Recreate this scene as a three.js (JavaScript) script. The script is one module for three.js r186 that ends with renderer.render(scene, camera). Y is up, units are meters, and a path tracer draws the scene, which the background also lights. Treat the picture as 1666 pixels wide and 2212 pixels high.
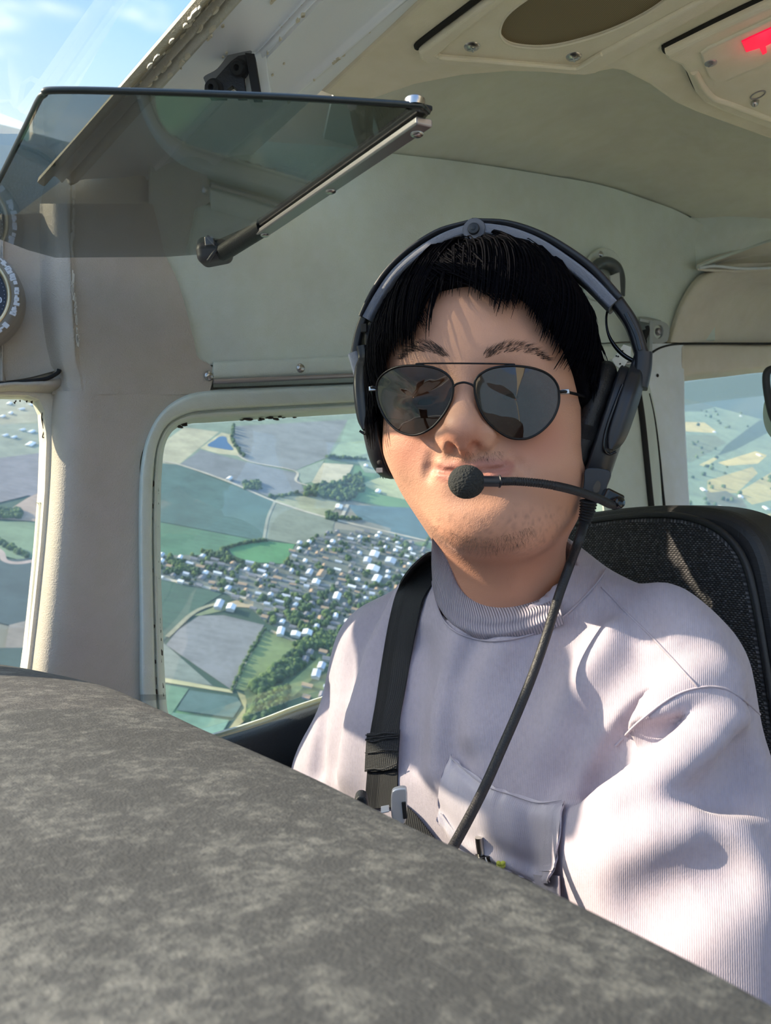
import * as THREE from 'three';
import { RoundedBoxGeometry } from 'three/addons/geometries/RoundedBoxGeometry.js';
import { mergeGeometries, mergeVertices } from 'three/addons/utils/BufferGeometryUtils.js';

// ---------------------------------------------------------------- camera, sky, sun, exposure
const scene = new THREE.Scene();
const W = 1666, H = 2212, FOC = 1770, EYE = new THREE.Vector3(0, 1.15, 0);
const camera = new THREE.PerspectiveCamera(2 * Math.atan(H / 2 / FOC) * 180 / Math.PI, W / H, 0.01, 60000);
camera.position.copy(EYE); camera.lookAt(0, 1.15, -1);
camera.focus = 0.62; camera.userData.fStop = 19;
const renderer = new THREE.WebGLRenderer({ antialias: true });
renderer.toneMapping = THREE.LinearToneMapping;
renderer.toneMappingExposure = 1.27;
renderer.shadowMap.enabled = true;
const SUN = new THREE.Vector3(-0.87, 0.46, -0.06).normalize();
const sun = new THREE.DirectionalLight(new THREE.Color(1.0, 0.83, 0.62), 13.6);
sun.position.copy(EYE).addScaledVector(SUN, 6); sun.target.position.copy(EYE);
sun.castShadow = true; sun.shadow.mapSize.set(4096, 4096);
Object.assign(sun.shadow.camera, { left: -1.6, right: 1.6, top: 1.6, bottom: -1.6, near: 0.5, far: 14 });
sun.name = 'sun'; scene.add(sun, sun.target);

// the aircraft is banked: the cabin is upright here and the ground lies tilted below it
const UPG = new THREE.Vector3(0.203, 0.924, 0.325).normalize(), ALT = 650;

scene.fog = new THREE.FogExp2(new THREE.Color(0.50, 0.74, 1.0), 0.000062);                       // the day's haze

// ---------------------------------------------------------------- numbers and noise
let seedN = 7;
const rnd = () => { seedN = (seedN * 1664525 + 1013904223) >>> 0; return seedN / 4294967296; };
const rr = (a, b) => a + (b - a) * rnd();
const clamp = (x, a, b) => Math.max(a, Math.min(b, x)), lerp = (a, b, t) => a + (b - a) * t;
const sstep = (a, b, x) => { const t = clamp((x - a) / (b - a), 0, 1); return t * t * (3 - 2 * t); };
const hash = (x, y, z) => { let h = (Math.imul(x, 374761393) + Math.imul(y, 668265263) + Math.imul(z, 2147483647 ^ 0x3c6ef372)) | 0; h = Math.imul(h ^ (h >>> 13), 1274126177); return ((h ^ (h >>> 16)) >>> 0) / 4294967296; };
function vnoise(x, y, z = 0, wrap = 0) {
  const X = Math.floor(x), Y = Math.floor(y), Z = Math.floor(z), f = (t) => t * t * (3 - 2 * t), u = f(x - X), v = f(y - Y), w = f(z - Z);
  const m = wrap ? (a) => ((a % wrap) + wrap) % wrap : (a) => a, h = (a, b, c) => hash(m(X + a), m(Y + b), Z + c);
  const q = (c) => lerp(lerp(h(0, 0, c), h(1, 0, c), u), lerp(h(0, 1, c), h(1, 1, c), u), v);
  return w === 0 ? q(0) : lerp(q(0), q(1), w);
}
function fbm(x, y, z = 0, n = 4, wrap = 0) { let s = 0, a = 0.5, t = 0; for (let i = 0; i < n; i++) { s += a * vnoise(x, y, z + i * 17, wrap); t += a; a *= 0.5; x *= 2; y *= 2; if (z % 1) z *= 2; wrap *= 2; } return s / t; }
const V = (x, y, z) => new THREE.Vector3(x, y, z);

// ---------------------------------------------------------------- the sky: air and clouds
{
  const w = 1024, h = 512, data = new Float32Array(w * h * 4), d = V(), e1 = V(-0.9, 0, 0.4).projectOnPlane(UPG).normalize(), e2 = V().crossVectors(UPG, e1);
  const stops = [[-1, 0.30, 0.36, 0.40], [-0.03, 0.50, 0.58, 0.64], [0.0, 0.60, 0.68, 0.76], [0.05, 0.32, 0.50, 0.72], [0.14, 0.14, 0.36, 0.72], [0.45, 0.20, 0.44, 0.92], [1, 0.15, 0.34, 0.80]];
  for (let j = 0; j < h; j++) for (let i = 0; i < w; i++) {
    const up = ((j + 0.5) / h - 0.5) * Math.PI, ro = ((i + 0.5) / w - 0.5) * 2 * Math.PI;
    d.set(Math.cos(ro) * Math.cos(up), Math.sin(up), Math.sin(ro) * Math.cos(up));
    const el = d.dot(UPG); let k = 0; while (k < stops.length - 2 && el > stops[k + 1][0]) k++;
    const t = clamp((el - stops[k][0]) / (stops[k + 1][0] - stops[k][0]), 0, 1), c = [1, 2, 3].map((n) => lerp(stops[k][n], stops[k + 1][n], t));
    const sd = Math.max(0, d.dot(SUN)), near = sd ** 4.5 * 1.5 + sd ** 12 * 3.5 + sd ** 60 * 8;      // the bright air around the sun
    if (el > -0.02) { c[0] += near * 1.0; c[1] += near * 0.9; c[2] += near * 0.72; }
    if (el > 0.004) {                                                                 // long streaks of cirrus, layered along the horizon
      const az = Math.atan2(d.dot(e2), d.dot(e1)), e = Math.asin(el), bend = e + 0.05 * Math.sin(az * 5 + 1.2) + 0.02 * Math.sin(az * 13);
      let m = sstep(0.53, 0.72, fbm(az * 4.2 + 31, bend * 34 + 4, 0.5, 5)) * (1 - sstep(0.35, 0.8, e));
      m *= 0.35 + 0.65 * fbm(az * 40, bend * 160, 3.3, 3);
      m = Math.max(m, sstep(0.45, 0.7, fbm(az * 9 + 3, e * 60, 2.5, 4)) * (1 - sstep(0.0, 0.07, e)) * 0.7);
      m = clamp(m * 1.25, 0, 1); const shade = 0.86 + 0.2 * fbm(az * 20, bend * 90, 8.1, 3);
      c[0] = lerp(c[0], 0.98 * shade + near, m); c[1] = lerp(c[1], 0.97 * shade + near, m); c[2] = lerp(c[2], 1.0 * shade + near * 0.8, m);
    }
    const o = (j * w + i) * 4; data[o] = c[0]; data[o + 1] = c[1]; data[o + 2] = c[2]; data[o + 3] = 1;
  }
  const sky = new THREE.DataTexture(data, w, h, THREE.RGBAFormat, THREE.FloatType);
  sky.mapping = THREE.EquirectangularReflectionMapping; sky.magFilter = sky.minFilter = THREE.LinearFilter; sky.needsUpdate = true;
  scene.background = sky; scene.environment = sky; scene.backgroundIntensity = scene.environmentIntensity = 1.25;
}

// ---------------------------------------------------------------- names, labels
const used = {};
function numbered(name) { const n = used[name] = (used[name] ?? -1) + 1; return n ? `${name}_${String(n).padStart(3, '0')}` : name; }
function tag(o, label, category, group, kind) { if (label) o.userData.label = label; if (category) o.userData.category = category; if (group) o.userData.group = group; if (kind) o.userData.kind = kind; return o; }
function thing(name, label, category, at = [0, 0, 0], group) { const o = new THREE.Group(); o.name = numbered(name); o.position.set(...at); scene.add(o); return tag(o, label, category, group); }
function struct(name, geo, mat) { const o = geo ? new THREE.Mesh(geo, mat) : new THREE.Group(); o.name = numbered(name); o.userData.kind = 'structure'; o.castShadow = o.receiveShadow = true; scene.add(o); return o; }
// geometry comes in cabin coordinates; a part is stored relative to its parent
function part(name, geo, mat, parent, label) {
  const o = new THREE.Mesh(geo, mat); o.name = name; o.castShadow = o.receiveShadow = true; parent.add(o);
  if (label) o.userData.label = label;
  parent.updateWorldMatrix(true, false);
  o.geometry = geo.clone().applyMatrix4(parent.matrixWorld.clone().invert()); return o;
}

// ---------------------------------------------------------------- frames: A runs aft along the cabin, S to the starboard door; both level
const A = V(0.8387, 0, -0.5446), S = V(-0.5446, 0, -0.8387), UP = V(0, 1, 0), WALL = 0.86;
const cab = (a, y, s) => V(A.x * a + S.x * s, EYE.y + y, A.z * a + S.z * s);       // cabin point: aft, above the eye, starboard
const ray = (px, py) => V((px - W / 2) / FOC, (H / 2 - py) / FOC, -1);
const P = (px, py, d) => ray(px, py).multiplyScalar(d).add(EYE);
function onPlane(px, py, n, c) { const r = ray(px, py); return r.multiplyScalar(c / r.dot(n)).add(EYE); }   // n.(p-eye) = c
const Wp = (px, py, off = 0) => onPlane(px, py, S, WALL - off);                     // on the starboard wall, off metres inboard
const Yp = (px, py, y) => onPlane(px, py, UP, y);                                   // on a level plane
const Ap = (px, py, a) => onPlane(px, py, A, a);                                    // on a plane across the cabin

// ---------------------------------------------------------------- geometry helpers
function cr(p0, p1, p2, p3, t) { const t2 = t * t, t3 = t2 * t, o = V(); for (const k of ['x', 'y', 'z']) o[k] = 0.5 * (2 * p1[k] + (p2[k] - p0[k]) * t + (2 * p0[k] - 5 * p1[k] + 4 * p2[k] - p3[k]) * t2 + (3 * p1[k] - p0[k] - 3 * p2[k] + p3[k]) * t3); return o; }
function spline(pts, n, closed = false, linear = false) {         // n points along a Catmull-Rom through pts
  const m = pts.length, out = [], g = (i) => closed ? pts[((i % m) + m) % m] : i < 0 ? pts[0].clone().multiplyScalar(2).sub(pts[1]) : i >= m ? pts[m - 1].clone().multiplyScalar(2).sub(pts[m - 2]) : pts[i];
  const L = closed ? m : m - 1, N = closed ? n : n - 1;
  for (let i = 0; i < n; i++) { const x = i / N * L, k = Math.min(Math.floor(x), L - 1), t = x - k; out.push(linear ? g(k).clone().lerp(g(k + 1), t) : cr(g(k - 1), g(k), g(k + 1), g(k + 2), t)); }
  return out;
}
// a smooth sheet through rows of points; thick > 0 gives it a back and rims
function patch(rows, nu, nv, { thick = 0, flip = false, linear = false, closed = false, lu = false } = {}) {
  const grid = rows.map((r) => spline(r, nu, closed, lu)), pts = [];
  const cols = []; for (let i = 0; i < nu; i++) cols.push(spline(grid.map((r) => r[i]), nv, false, linear));
  for (let j = 0; j < nv; j++) for (let i = 0; i < nu; i++) pts.push(cols[i][j]);
  if (thick) {                                                     // the first side faces the cabin's middle, the thickness lies behind it
    let s = 0; const M0 = EYE; for (let j = 0; j < nv - 1; j += 2) for (let i = 0; i < nu - 1; i += 2) { const a = pts[j * nu + i], n = V().crossVectors(V().subVectors(pts[j * nu + i + 1], a), V().subVectors(pts[(j + 1) * nu + i], a)); s += n.dot(V().subVectors(M0, a)); }
    flip = s < 0;
  }
  return sheet(pts, nu, nv, thick, flip, closed);
}
function sheet(pts, nu, nv, thick = 0, flip = false, closed = false) {
  const n = nu * nv, pos = [], uv = [], idx = [], cu = closed ? nu : nu - 1;
  const U = new Array(n).fill(0), Q = new Array(n).fill(0);
  for (let j = 0; j < nv; j++) for (let i = 0; i < nu; i++) { const k = j * nu + i; if (i) U[k] = U[k - 1] + pts[k].distanceTo(pts[k - 1]); if (j) Q[k] = Q[k - nu] + pts[k].distanceTo(pts[k - nu]); }
  pts.forEach((p, k) => { pos.push(p.x, p.y, p.z); uv.push(U[k], Q[k]); });
  for (let j = 0; j < nv - 1; j++) for (let i = 0; i < cu; i++) { const a = j * nu + i, b = j * nu + (i + 1) % nu, c = a + nu, e = b + nu; flip ? idx.push(a, c, b, b, c, e) : idx.push(a, b, c, b, e, c); }
  let g = new THREE.BufferGeometry();
  g.setAttribute('position', new THREE.Float32BufferAttribute(pos, 3)); g.setAttribute('uv', new THREE.Float32BufferAttribute(uv, 2)); g.setIndex(idx); g.computeVertexNormals();
  if (!thick) return g;
  const nr = g.attributes.normal, back = pts.map((p, k) => V(p.x - nr.getX(k) * thick, p.y - nr.getY(k) * thick, p.z - nr.getZ(k) * thick));
  const parts = [g, sheet(back, nu, nv, 0, !flip, closed)];
  const rim = (list) => parts.push(sheet([...list.map((k) => pts[k]), ...list.map((k) => back[k])], list.length, 2, 0, !flip));
  const seq = (f, m) => Array.from({ length: m }, (_, i) => f(i));
  rim(seq((i) => closed ? i % nu : i, closed ? nu + 1 : nu)); rim(seq((i) => (nv - 1) * nu + (closed ? (nu - i) % nu : nu - 1 - i), closed ? nu + 1 : nu));
  if (!closed) { rim(seq((j) => (nv - 1 - j) * nu, nv)); rim(seq((j) => j * nu + nu - 1, nv)); }
  return mergeGeometries(parts);
}
// a tube of given radii (number or function of t) along points, round or flattened
function tube(pts, r, n = 40, m = 10, { closed = false, flat = 1, upv = null, caps = true } = {}) {
  const c = spline(pts, n, closed), out = [], N = n;
  let nrm = null; const tang = (i) => V().subVectors(c[closed ? (i + 1) % n : Math.min(i + 1, n - 1)], c[closed ? (i - 1 + n) % n : Math.max(i - 1, 0)]).normalize();
  for (let i = 0; i < N; i++) {
    const t = tang(i); if (upv) nrm = V().crossVectors(t, typeof upv === 'function' ? upv(i / (N - 1)) : upv).normalize();
    else { nrm = nrm ? nrm.sub(t.clone().multiplyScalar(nrm.dot(t))).normalize() : V().crossVectors(t, Math.abs(t.y) < 0.9 ? UP : V(1, 0, 0)).normalize(); }
    const b = V().crossVectors(nrm, t).normalize(), R = typeof r === 'function' ? r(i / (N - 1)) : r;
    for (let k = 0; k < m; k++) { const a = k / m * 2 * Math.PI; out.push(c[i].clone().addScaledVector(nrm, Math.cos(a) * R).addScaledVector(b, Math.sin(a) * R * flat)); }
  }
  const parts = [sheet(closed ? [...out, ...out.slice(0, m)] : out, m, closed ? N + 1 : N, 0, true, true)];
  if (caps && !closed) for (const e of [0, 1]) { const ring = out.slice(e ? (N - 1) * m : 0, e ? N * m : m), mid = c[e ? N - 1 : 0]; parts.push(sheet([...ring, ...ring.map(() => mid.clone())], m, 2, 0, !e, true)); }
  return parts.length > 1 ? mergeGeometries(parts) : parts[0];
}
// a flat outline in a frame (origin o, axes x, y, normal z = toward viewer side), pushed out along z from z0 to z1 with bevel
function slab(outline, o, x, y, z0, z1, { bevel = 0, holes = [], seg = 3, curve = 1 } = {}) {
  const to2 = (p) => { const q = p.clone().sub(o); return new THREE.Vector2(q.dot(x), q.dot(y)); };
  let pts = outline.map(to2); if (THREE.ShapeUtils.area(pts) < 0) pts.reverse();
  const sh = new THREE.Shape(pts);
  for (const h of holes) { const q = h.map(to2); if (THREE.ShapeUtils.area(q) > 0) q.reverse(); sh.holes.push(new THREE.Path(q)); }
  const g = new THREE.ExtrudeGeometry(sh, { depth: Math.max(1e-5, z1 - z0 - 2 * bevel), bevelEnabled: bevel > 0, bevelThickness: bevel, bevelSize: bevel, bevelOffset: -bevel, bevelSegments: seg, curveSegments: 8 });
  g.translate(0, 0, z0 + bevel);
  g.applyMatrix4(new THREE.Matrix4().makeBasis(x, y, V().crossVectors(x, y)).setPosition(o)); return g;
}
const round = (pts, n) => spline(pts, n, true);
function turned(profile, at, axis, n = 24) {                     // lathe of [r, h] pairs about an axis
  const g = new THREE.LatheGeometry(profile.map(([r, h]) => new THREE.Vector2(Math.max(r, 1e-5), h)), n);
  g.applyQuaternion(new THREE.Quaternion().setFromUnitVectors(UP, axis.clone().normalize())); g.translate(at.x, at.y, at.z); return g;
}
function box(w, h, d, at, x, y, r = 0.002, seg = 2) { const g = new RoundedBoxGeometry(w, h, d, seg, Math.min(r, w / 2.01, h / 2.01, d / 2.01)); const X = x.clone().normalize(), Z = V().crossVectors(X, y).normalize(), Y = V().crossVectors(Z, X); g.applyMatrix4(new THREE.Matrix4().makeBasis(X, Y, Z).setPosition(at)); return g; }
const strip = (g) => { const c = g.index ? g.toNonIndexed() : g; for (const k of Object.keys(c.attributes)) if (!['position', 'normal', 'uv'].includes(k)) c.deleteAttribute(k); return c; };
const merge = (list) => mergeGeometries(list.map(strip));

// ---------------------------------------------------------------- textures and materials
function tex(n, fn, srgb = false, rep = 1) {
  const d = new Uint8Array(n * n * 4); for (let j = 0; j < n; j++) for (let i = 0; i < n; i++) { const c = fn(i / n, j / n), o = (j * n + i) * 4; if (typeof c === 'number') d[o] = d[o + 1] = d[o + 2] = clamp(c, 0, 1) * 255; else for (let k = 0; k < 3; k++) d[o + k] = clamp(c[k], 0, 1) * 255; d[o + 3] = 255; }
  const t = new THREE.DataTexture(d, n, n); t.wrapS = t.wrapT = THREE.RepeatWrapping; t.magFilter = THREE.LinearFilter; t.minFilter = THREE.LinearMipmapLinearFilter; t.repeat.set(rep, rep); if (srgb) t.colorSpace = THREE.SRGBColorSpace; t.needsUpdate = true; return t;
}
const grainT = tex(512, (u, v) => 0.5 * fbm(u * 64, v * 64, 1, 3, 64) + 0.5 * Math.abs(2 * vnoise(u * 90, v * 90, 5, 90) - 1), false, 1 / 0.09);
const blotchT = tex(512, (u, v) => { const a = fbm(u * 6, v * 6, 3, 5, 6), b = fbm(u * 40, v * 40, 9, 3, 40), k = 0.93 + 0.08 * a + 0.03 * (b - 0.5); return [k, k * (0.99 + 0.02 * a), k * (0.97 + 0.03 * b)]; }, true, 1 / 0.5);
const col = (r, g, b) => new THREE.Color().setRGB(r / 255, g / 255, b / 255, THREE.SRGBColorSpace);
const M = {};
const std = (c, o = {}) => new THREE.MeshStandardMaterial({ color: c, roughness: 0.6, ...o });
const phys = (c, o = {}) => new THREE.MeshPhysicalMaterial({ color: c, roughness: 0.6, ...o });
const vinyl = (c, rough = 0.62, bump = 0.0004) => std(c, { roughness: rough, map: blotchT, bumpMap: grainT, bumpScale: bump });
M.trim = vinyl(col(222, 213, 198)); M.trimGrey = vinyl(col(212, 220, 212)); M.pillar = vinyl(col(188, 177, 164));  M.headliner = vinyl(col(250, 240, 219), 0.75, 0.0002); M.recess = vinyl(col(216, 218, 206), 0.8, 0.0002);
M.paint = vinyl(col(232, 237, 242), 0.36, 0.0001); M.channel = phys(col(246, 249, 255), { roughness: 0.4, clearcoat: 0.6, clearcoatRoughness: 0.25, bumpMap: grainT, bumpScale: 0.0001 }); M.edge = vinyl(col(176, 164, 140), 0.7, 0.0004); M.sealant = vinyl(col(206, 203, 194), 0.8, 0.0006); M.black = std(col(34, 35, 38), { roughness: 0.5, bumpMap: grainT, bumpScale: 0.0002 }); M.blackMatt = std(col(24, 24, 27), { roughness: 0.75 });
M.steel = std(col(190, 188, 186), { metalness: 1, roughness: 0.28 }); M.alu = std(col(176, 170, 172), { metalness: 0.85, roughness: 0.42 });
M.door = std(col(46, 48, 48), { roughness: 0.6, bumpMap: grainT, bumpScale: 0.0004 }); M.rubber = std(col(30, 28, 26), { roughness: 0.85 }); M.dirt = std(col(58, 50, 42), { roughness: 0.95 });
M.glass = new THREE.MeshPhysicalMaterial({ color: new THREE.Color(0.93, 0.96, 0.95), roughness: 0.02, transmission: 1, thickness: 0, ior: 1.45 });
M.shade = std(col(120, 118, 112), { roughness: 0.9 });
// ================================================================= THE CABIN SHELL
const NS = S.clone().negate(), WO = cab(0, 0, WALL);
const wallSlab = (pts, z0, z1, o) => slab(pts, WO, A, UP, z0, z1, o);
const wpl = (list, off = 0) => list.map(([x, y]) => Wp(x, y, off));
const doorGlass = [[357, 1500], [350, 1350], [346, 1200], [346, 1090], [349, 1010], [356, 960], [375, 928], [410, 914], [450, 911], [560, 904], [760, 892], [1000, 878], [1200, 868], [1300, 864], [1335, 880], [1350, 920], [1358, 1000], [1366, 1110], [1385, 1300], [1250, 1335], [1000, 1415], [690, 1510], [560, 1557], [450, 1590], [385, 1576], [364, 1545]];
const doorOuter = [[303, 1500], [302, 1350], [300, 1200], [300, 1100], [304, 1010], [318, 945], [345, 895], [385, 862], [440, 845], [560, 839], [760, 831], [1000, 818], [1200, 805], [1330, 790], [1385, 800], [1412, 870], [1427, 980], [1436, 1110], [1452, 1300], [1270, 1385], [1000, 1480], [690, 1580], [560, 1622], [450, 1655], [370, 1650], [318, 1590]];
const rearGlass = [[1478, 826], [1560, 815], [1666, 803], [1740, 796], [1790, 800], [1810, 840], [1815, 1000], [1815, 1250], [1790, 1290], [1700, 1300], [1520, 1310], [1500, 1290], [1494, 1150], [1488, 1070], [1482, 1000], [1478, 900]];
const frontGlass = [[0, 846], [70, 848], [94, 857], [106, 884], [110, 950], [106, 1060], [97, 1180], [85, 1300], [72, 1420], [60, 1510]];
const bandTop = 0.283;
{
  const outer = [cab(-0.72, -0.75, WALL), cab(2.0, -0.75, WALL), cab(2.0, 0.55, WALL), cab(0.36, 0.55, WALL), cab(0.225, 0.38, WALL), cab(0.20, 0.36, WALL), cab(0.13, 0.29, WALL), cab(0.10, bandTop, WALL), cab(-0.05, 0.274, WALL), cab(-0.12, 0.262, WALL), cab(-0.17, 0.25, WALL), cab(-0.22, 0.235, WALL), cab(-0.25, 0.215, WALL), cab(-0.26, 0.19, WALL), cab(-0.32, -0.1, WALL), cab(-0.5, -0.16, WALL), cab(-0.72, -0.2, WALL)];
  const front = [cab(-0.235, 0.196, WALL), cab(-0.17, 0.158, WALL), cab(-0.12, 0.122, WALL), cab(-0.07, 0.092, WALL), cab(-0.01, 0.088, WALL), cab(0.08, 0.11, WALL), ...wpl(frontGlass), cab(-0.29, -0.3, WALL), cab(-0.28, -0.12, WALL), cab(-0.25, 0.1, WALL)];  // unseen forward outline shaped so the wall casts a shadow on the chest
  const grow = (l, k) => { const c = l.reduce((s, p) => s.add(p), V()).multiplyScalar(1 / l.length); return l.map((p) => p.clone().add(p.clone().sub(c).setLength(k))); };
  const wall = struct('wall_right', wallSlab(outer, -0.06, -0.022, { holes: [grow(wpl(doorGlass), 0.006).map((p, i) => i > 17 && i < 25 ? p.add(V(0, -0.06, 0)) : p), grow(wpl(rearGlass), 0.004), front] }), M.trim);

  // the door pillar: rounded towards the windscreen, flat towards the door
  const L = [[118, 845], [113, 905], [113, 980], [108, 1080], [100, 1180], [88, 1300], [74, 1420], [58, 1560]];
  const pillar = L.map(([x, y]) => [Wp(x - 7, y, -0.045), Wp(x - 3, y, -0.028), Wp(x + 1, y, -0.012), Wp(x + 14, y, 0.004), Wp(x + 36, y, 0.0135), Wp(x + 70, y, 0.0165), Wp(lerp(x, 304, 0.66), y, 0.014), Wp(y < 930 ? 420 - (y - 845) : 306, y, 0.012)]);
  part('pillar_trim', patch(pillar, 40, 40, { thick: 0.006 }), M.pillar, wall, 'grey beige pillar trim rounded towards the windscreen');
  // the upper pillar, with its worn ridge and the seam to the door panel
  const R = [[330, 440, 96, 118], [345, 500, 94, 120], [355, 545, 93, 124], [385, 610, 95, 127], [405, 680, 98, 130], [420, 740, 104, 134], [428, 772, 110, 136], [456, 790, 114, 139], [460, 815, 128, 146], [452, 852, 122, 150]];
  part('upper_pillar_trim', patch(R.map(([r, y, l, m]) => { const k = 1 - sstep(735, 850, y); return [Wp(l - 10, y, -0.014), Wp(l, y, -0.008), Wp((l + m) / 2, y, lerp(-0.002, 0.006, k)), Wp(m, y, lerp(0.009, 0.015, k)), Wp(m + 24, y, lerp(0.0145, 0.021, k)), Wp(m + 32, y, lerp(0.015, 0.019, k)), Wp(m + 52, y, 0.016), Wp((m + r) / 2 + 20, y, 0.013), Wp(r, y, y > 795 ? 0.0145 : 0.012)]; }), 44, 40, { thick: 0.006 }), M.pillar, wall, 'grey beige pillar trim with a worn ridge');
  { // worn edge: flakes of bare paint along the ridge
    const fl = []; seedN = 5; for (let i = 0; i < 46; i++) { const y = lerp(585, 745, Math.pow(rnd(), 0.8)), x = 156 + sstep(560, 760, y) * 14 + rr(-2.5, 2.5), s = rr(1.2, 4.2), o = 0.0242; fl.push(wallSlab([[x - s * 0.5, y - s * 2], [x + s * 0.6, y - s], [x + s * 0.4, y + s * 1.7], [x - s * 0.6, y + s]].map(([a, b]) => Wp(a, b, o)), o - 0.0016, o)); }
    tag(part('bare_flake', merge(fl), std(col(206, 197, 180)), wall, 'pale flakes of worn paint on the pillar ridge'), null, null, null, 'stuff');
  }
  // wing root panel with the overhanging lip over the front window; its unseen forward end is shaped to shade the chest
  part('wing_root_panel', patch([[-0.72, 450], [0, 640], [0, 800]].map((q, i) => i === 0 ? [cab(-0.24, 0.222, WALL), cab(-0.1, 0.262, WALL), Wp(-40, 462, -0.01), Wp(0, 464, -0.01), Wp(60, 462, -0.012), Wp(98, 460, -0.012)] : i === 1 ? [cab(-0.245, 0.21, WALL), cab(-0.1, 0.2, WALL), Wp(-40, 640, -0.012), Wp(0, 640, -0.012), Wp(60, 640, -0.014), Wp(99, 640, -0.012)] : [cab(-0.235, 0.198, WALL), cab(-0.09, 0.105, WALL), Wp(-40, 828, -0.006), Wp(0, 824, -0.006), Wp(60, 816, -0.01), Wp(122, 800, -0.010)]), 30, 20, { thick: 0.006 }), M.pillar, wall);
  part('window_lip', patch([[827, 836], [830, 842], [838, 847], [848, 852]].map(([y, y2], i) => [cab(-0.10, 0.108 - i * 0.004, WALL - 0.002), cab(-0.01, 0.092 - i * 0.004, WALL - 0.002), Wp(-20, y + 2, [0.000, 0.005, 0.002, -0.02][i]), Wp(60, y - 4 + i, [0.000, 0.006, 0.003, -0.02][i]), Wp(112, y - 10 + i * 4, [-0.004, 0.002, 0.0, -0.02][i]), Wp(134, y - 14 + i * 5, [-0.01, -0.006, -0.008, -0.02][i])]), 30, 14, { thick: 0.004 }), M.pillar, wall);
  part('seam', tube([[-60, 833], [0, 830], [60, 824], [100, 818], [124, 806], [128, 798]].map(([x, y]) => Wp(x, y, 0.002)), 0.0022, 30, 6), M.rubber, wall);
  // the large panel above the door
  const top = (x) => { const k = [[340, 296], [500, 300], [700, 315], [830, 330], [1000, 350], [1180, 378], [1300, 400], [1400, 432], [1500, 470], [1535, 494]]; let i = 0; while (i < k.length - 2 && x > k[i + 1][0]) i++; return lerp(k[i][1], k[i + 1][1], (x - k[i][0]) / (k[i + 1][0] - k[i][0])); };
  const bot = (x) => x < 760 ? lerp(790, 770, (x - 430) / 330) : x < 1400 ? lerp(770, 735, (x - 760) / 640) : 735;
  const xs = [325, 400, 480, 580, 700, 830, 1000, 1180, 1300, 1400, 1470, 1545];
  const upper = [0, 0.12, 0.3, 0.5, 0.7, 0.88, 1].map((t, j) => xs.map((x) => { const x0 = x < 430 ? x : x, y = lerp(top(x), bot(x), t); return Wp(x0, y, 0.006 + (j === 0 ? 0.003 : 0) - 0.01 * Math.sin(t * Math.PI) * 0.6); }));
  part('upper_panel', patch(upper, 60, 30, { thick: 0.006 }), M.trimGrey, wall, 'grey green vinyl panel above the door window');
  // trim strip with screws under it
  const st = (y0, y1) => [461, 560, 760, 1000, 1200, 1370].map((x) => [x, y0 - (x - 430) * (y0 - y1) / 330]);
  part('trim_strip', patch([st(783, 768).map(([x, y]) => Wp(x, y, 0.008)), st(787, 772).map(([x, y]) => Wp(x, y, 0.014)), st(800, 782).map(([x, y]) => Wp(x, y, 0.0165)), st(814, 797).map(([x, y]) => Wp(x, y, 0.0165)), st(822, 806).map(([x, y]) => Wp(x, y, 0.013)), st(829, 814).map(([x, y]) => Wp(x, y, 0.010)), st(838, 826).map(([x, y]) => Wp(x, y, 0.004))], 30, 24, { thick: 0.004 }), M.trimGrey, wall, 'trim strip along the top of the door');
  part('sealing_rod', tube(st(826, 811).map(([x, y]) => Wp(x, y, 0.0165)), 0.0028, 24, 8), M.alu, wall, 'bare metal rod along the trim strip');
  const scr = (x, y, off) => part('screw', merge([turned([[0, 0.0036], [0.0025, 0.0034], [0.0042, 0.0024], [0.0052, 0.0008], [0.0054, 0]], Wp(x, y, off), NS, 18), box(0.006, 0.0012, 0.0012, Wp(x, y, off + 0.0034), A.clone().addScaledVector(UP, 0.7), UP.clone().addScaledVector(A, -0.7), 0.0003, 1)]), M.steel, wall);
  scr(451, 812, 0.0155); scr(649, 795, 0.0165); scr(850, 782, 0.0165); scr(1040, 768, 0.0165);
  // moulding around the door window
  const mold = doorOuter.map((o, i) => { const g = doorGlass[i], at = (t, off) => Wp(lerp(o[0], g[0], t), lerp(o[1], g[1], t), i > 18 && i < 24 ? Math.max(off, 0.004) : off); return [at(-0.02, 0.008), at(0.02, 0.0165), at(0.10, 0.0225), at(0.30, 0.0225), at(0.56, 0.0185), at(0.62, 0.010), at(0.66, 0.006), at(0.74, 0.010), at(0.86, 0.006), at(0.94, -0.004), at(0.99, -0.014), at(1.03, -0.022)]; });
  const cols = mold[0].length, tr = []; for (let c = 0; c < cols; c++) tr.push(mold.map((r) => r[c]));
  part('window_moulding', patch(tr, 200, 46, { closed: true, flip: true, thick: 0.003 }), M.trimGrey, wall, 'rounded moulding around the door window');
  { // old sealant breaking away along the glass
    const fl = []; seedN = 11;
    for (let i = 0; i < 150; i++) { const y = rr(1020, 1560), k = doorGlass.findIndex((g, n) => n < 5 && y > doorGlass[n + 1][1]), g = doorGlass[Math.max(0, k)], g2 = doorGlass[Math.max(0, k) + 1], xg = lerp(g[0], g2[0], (y - g[1]) / (g2[1] - g[1])), x = xg - 8 + rr(-5, 4) - (rnd() < 0.2 ? 5 : 0), s = rr(0.8, 3.2), o = -0.0005 + (8 - (xg - x)) * -0.0008; fl.push(wallSlab([[x - s, y - s * rr(1, 4)], [x + s * rr(0.2, 1), y - s], [x + s, y + s * rr(0.5, 3)], [x - s * rr(0.3, 1), y + s * rr(1, 4)]].map(([a, b]) => Wp(a, b, o)), o - 0.003, o + 0.0012)); }
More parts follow.
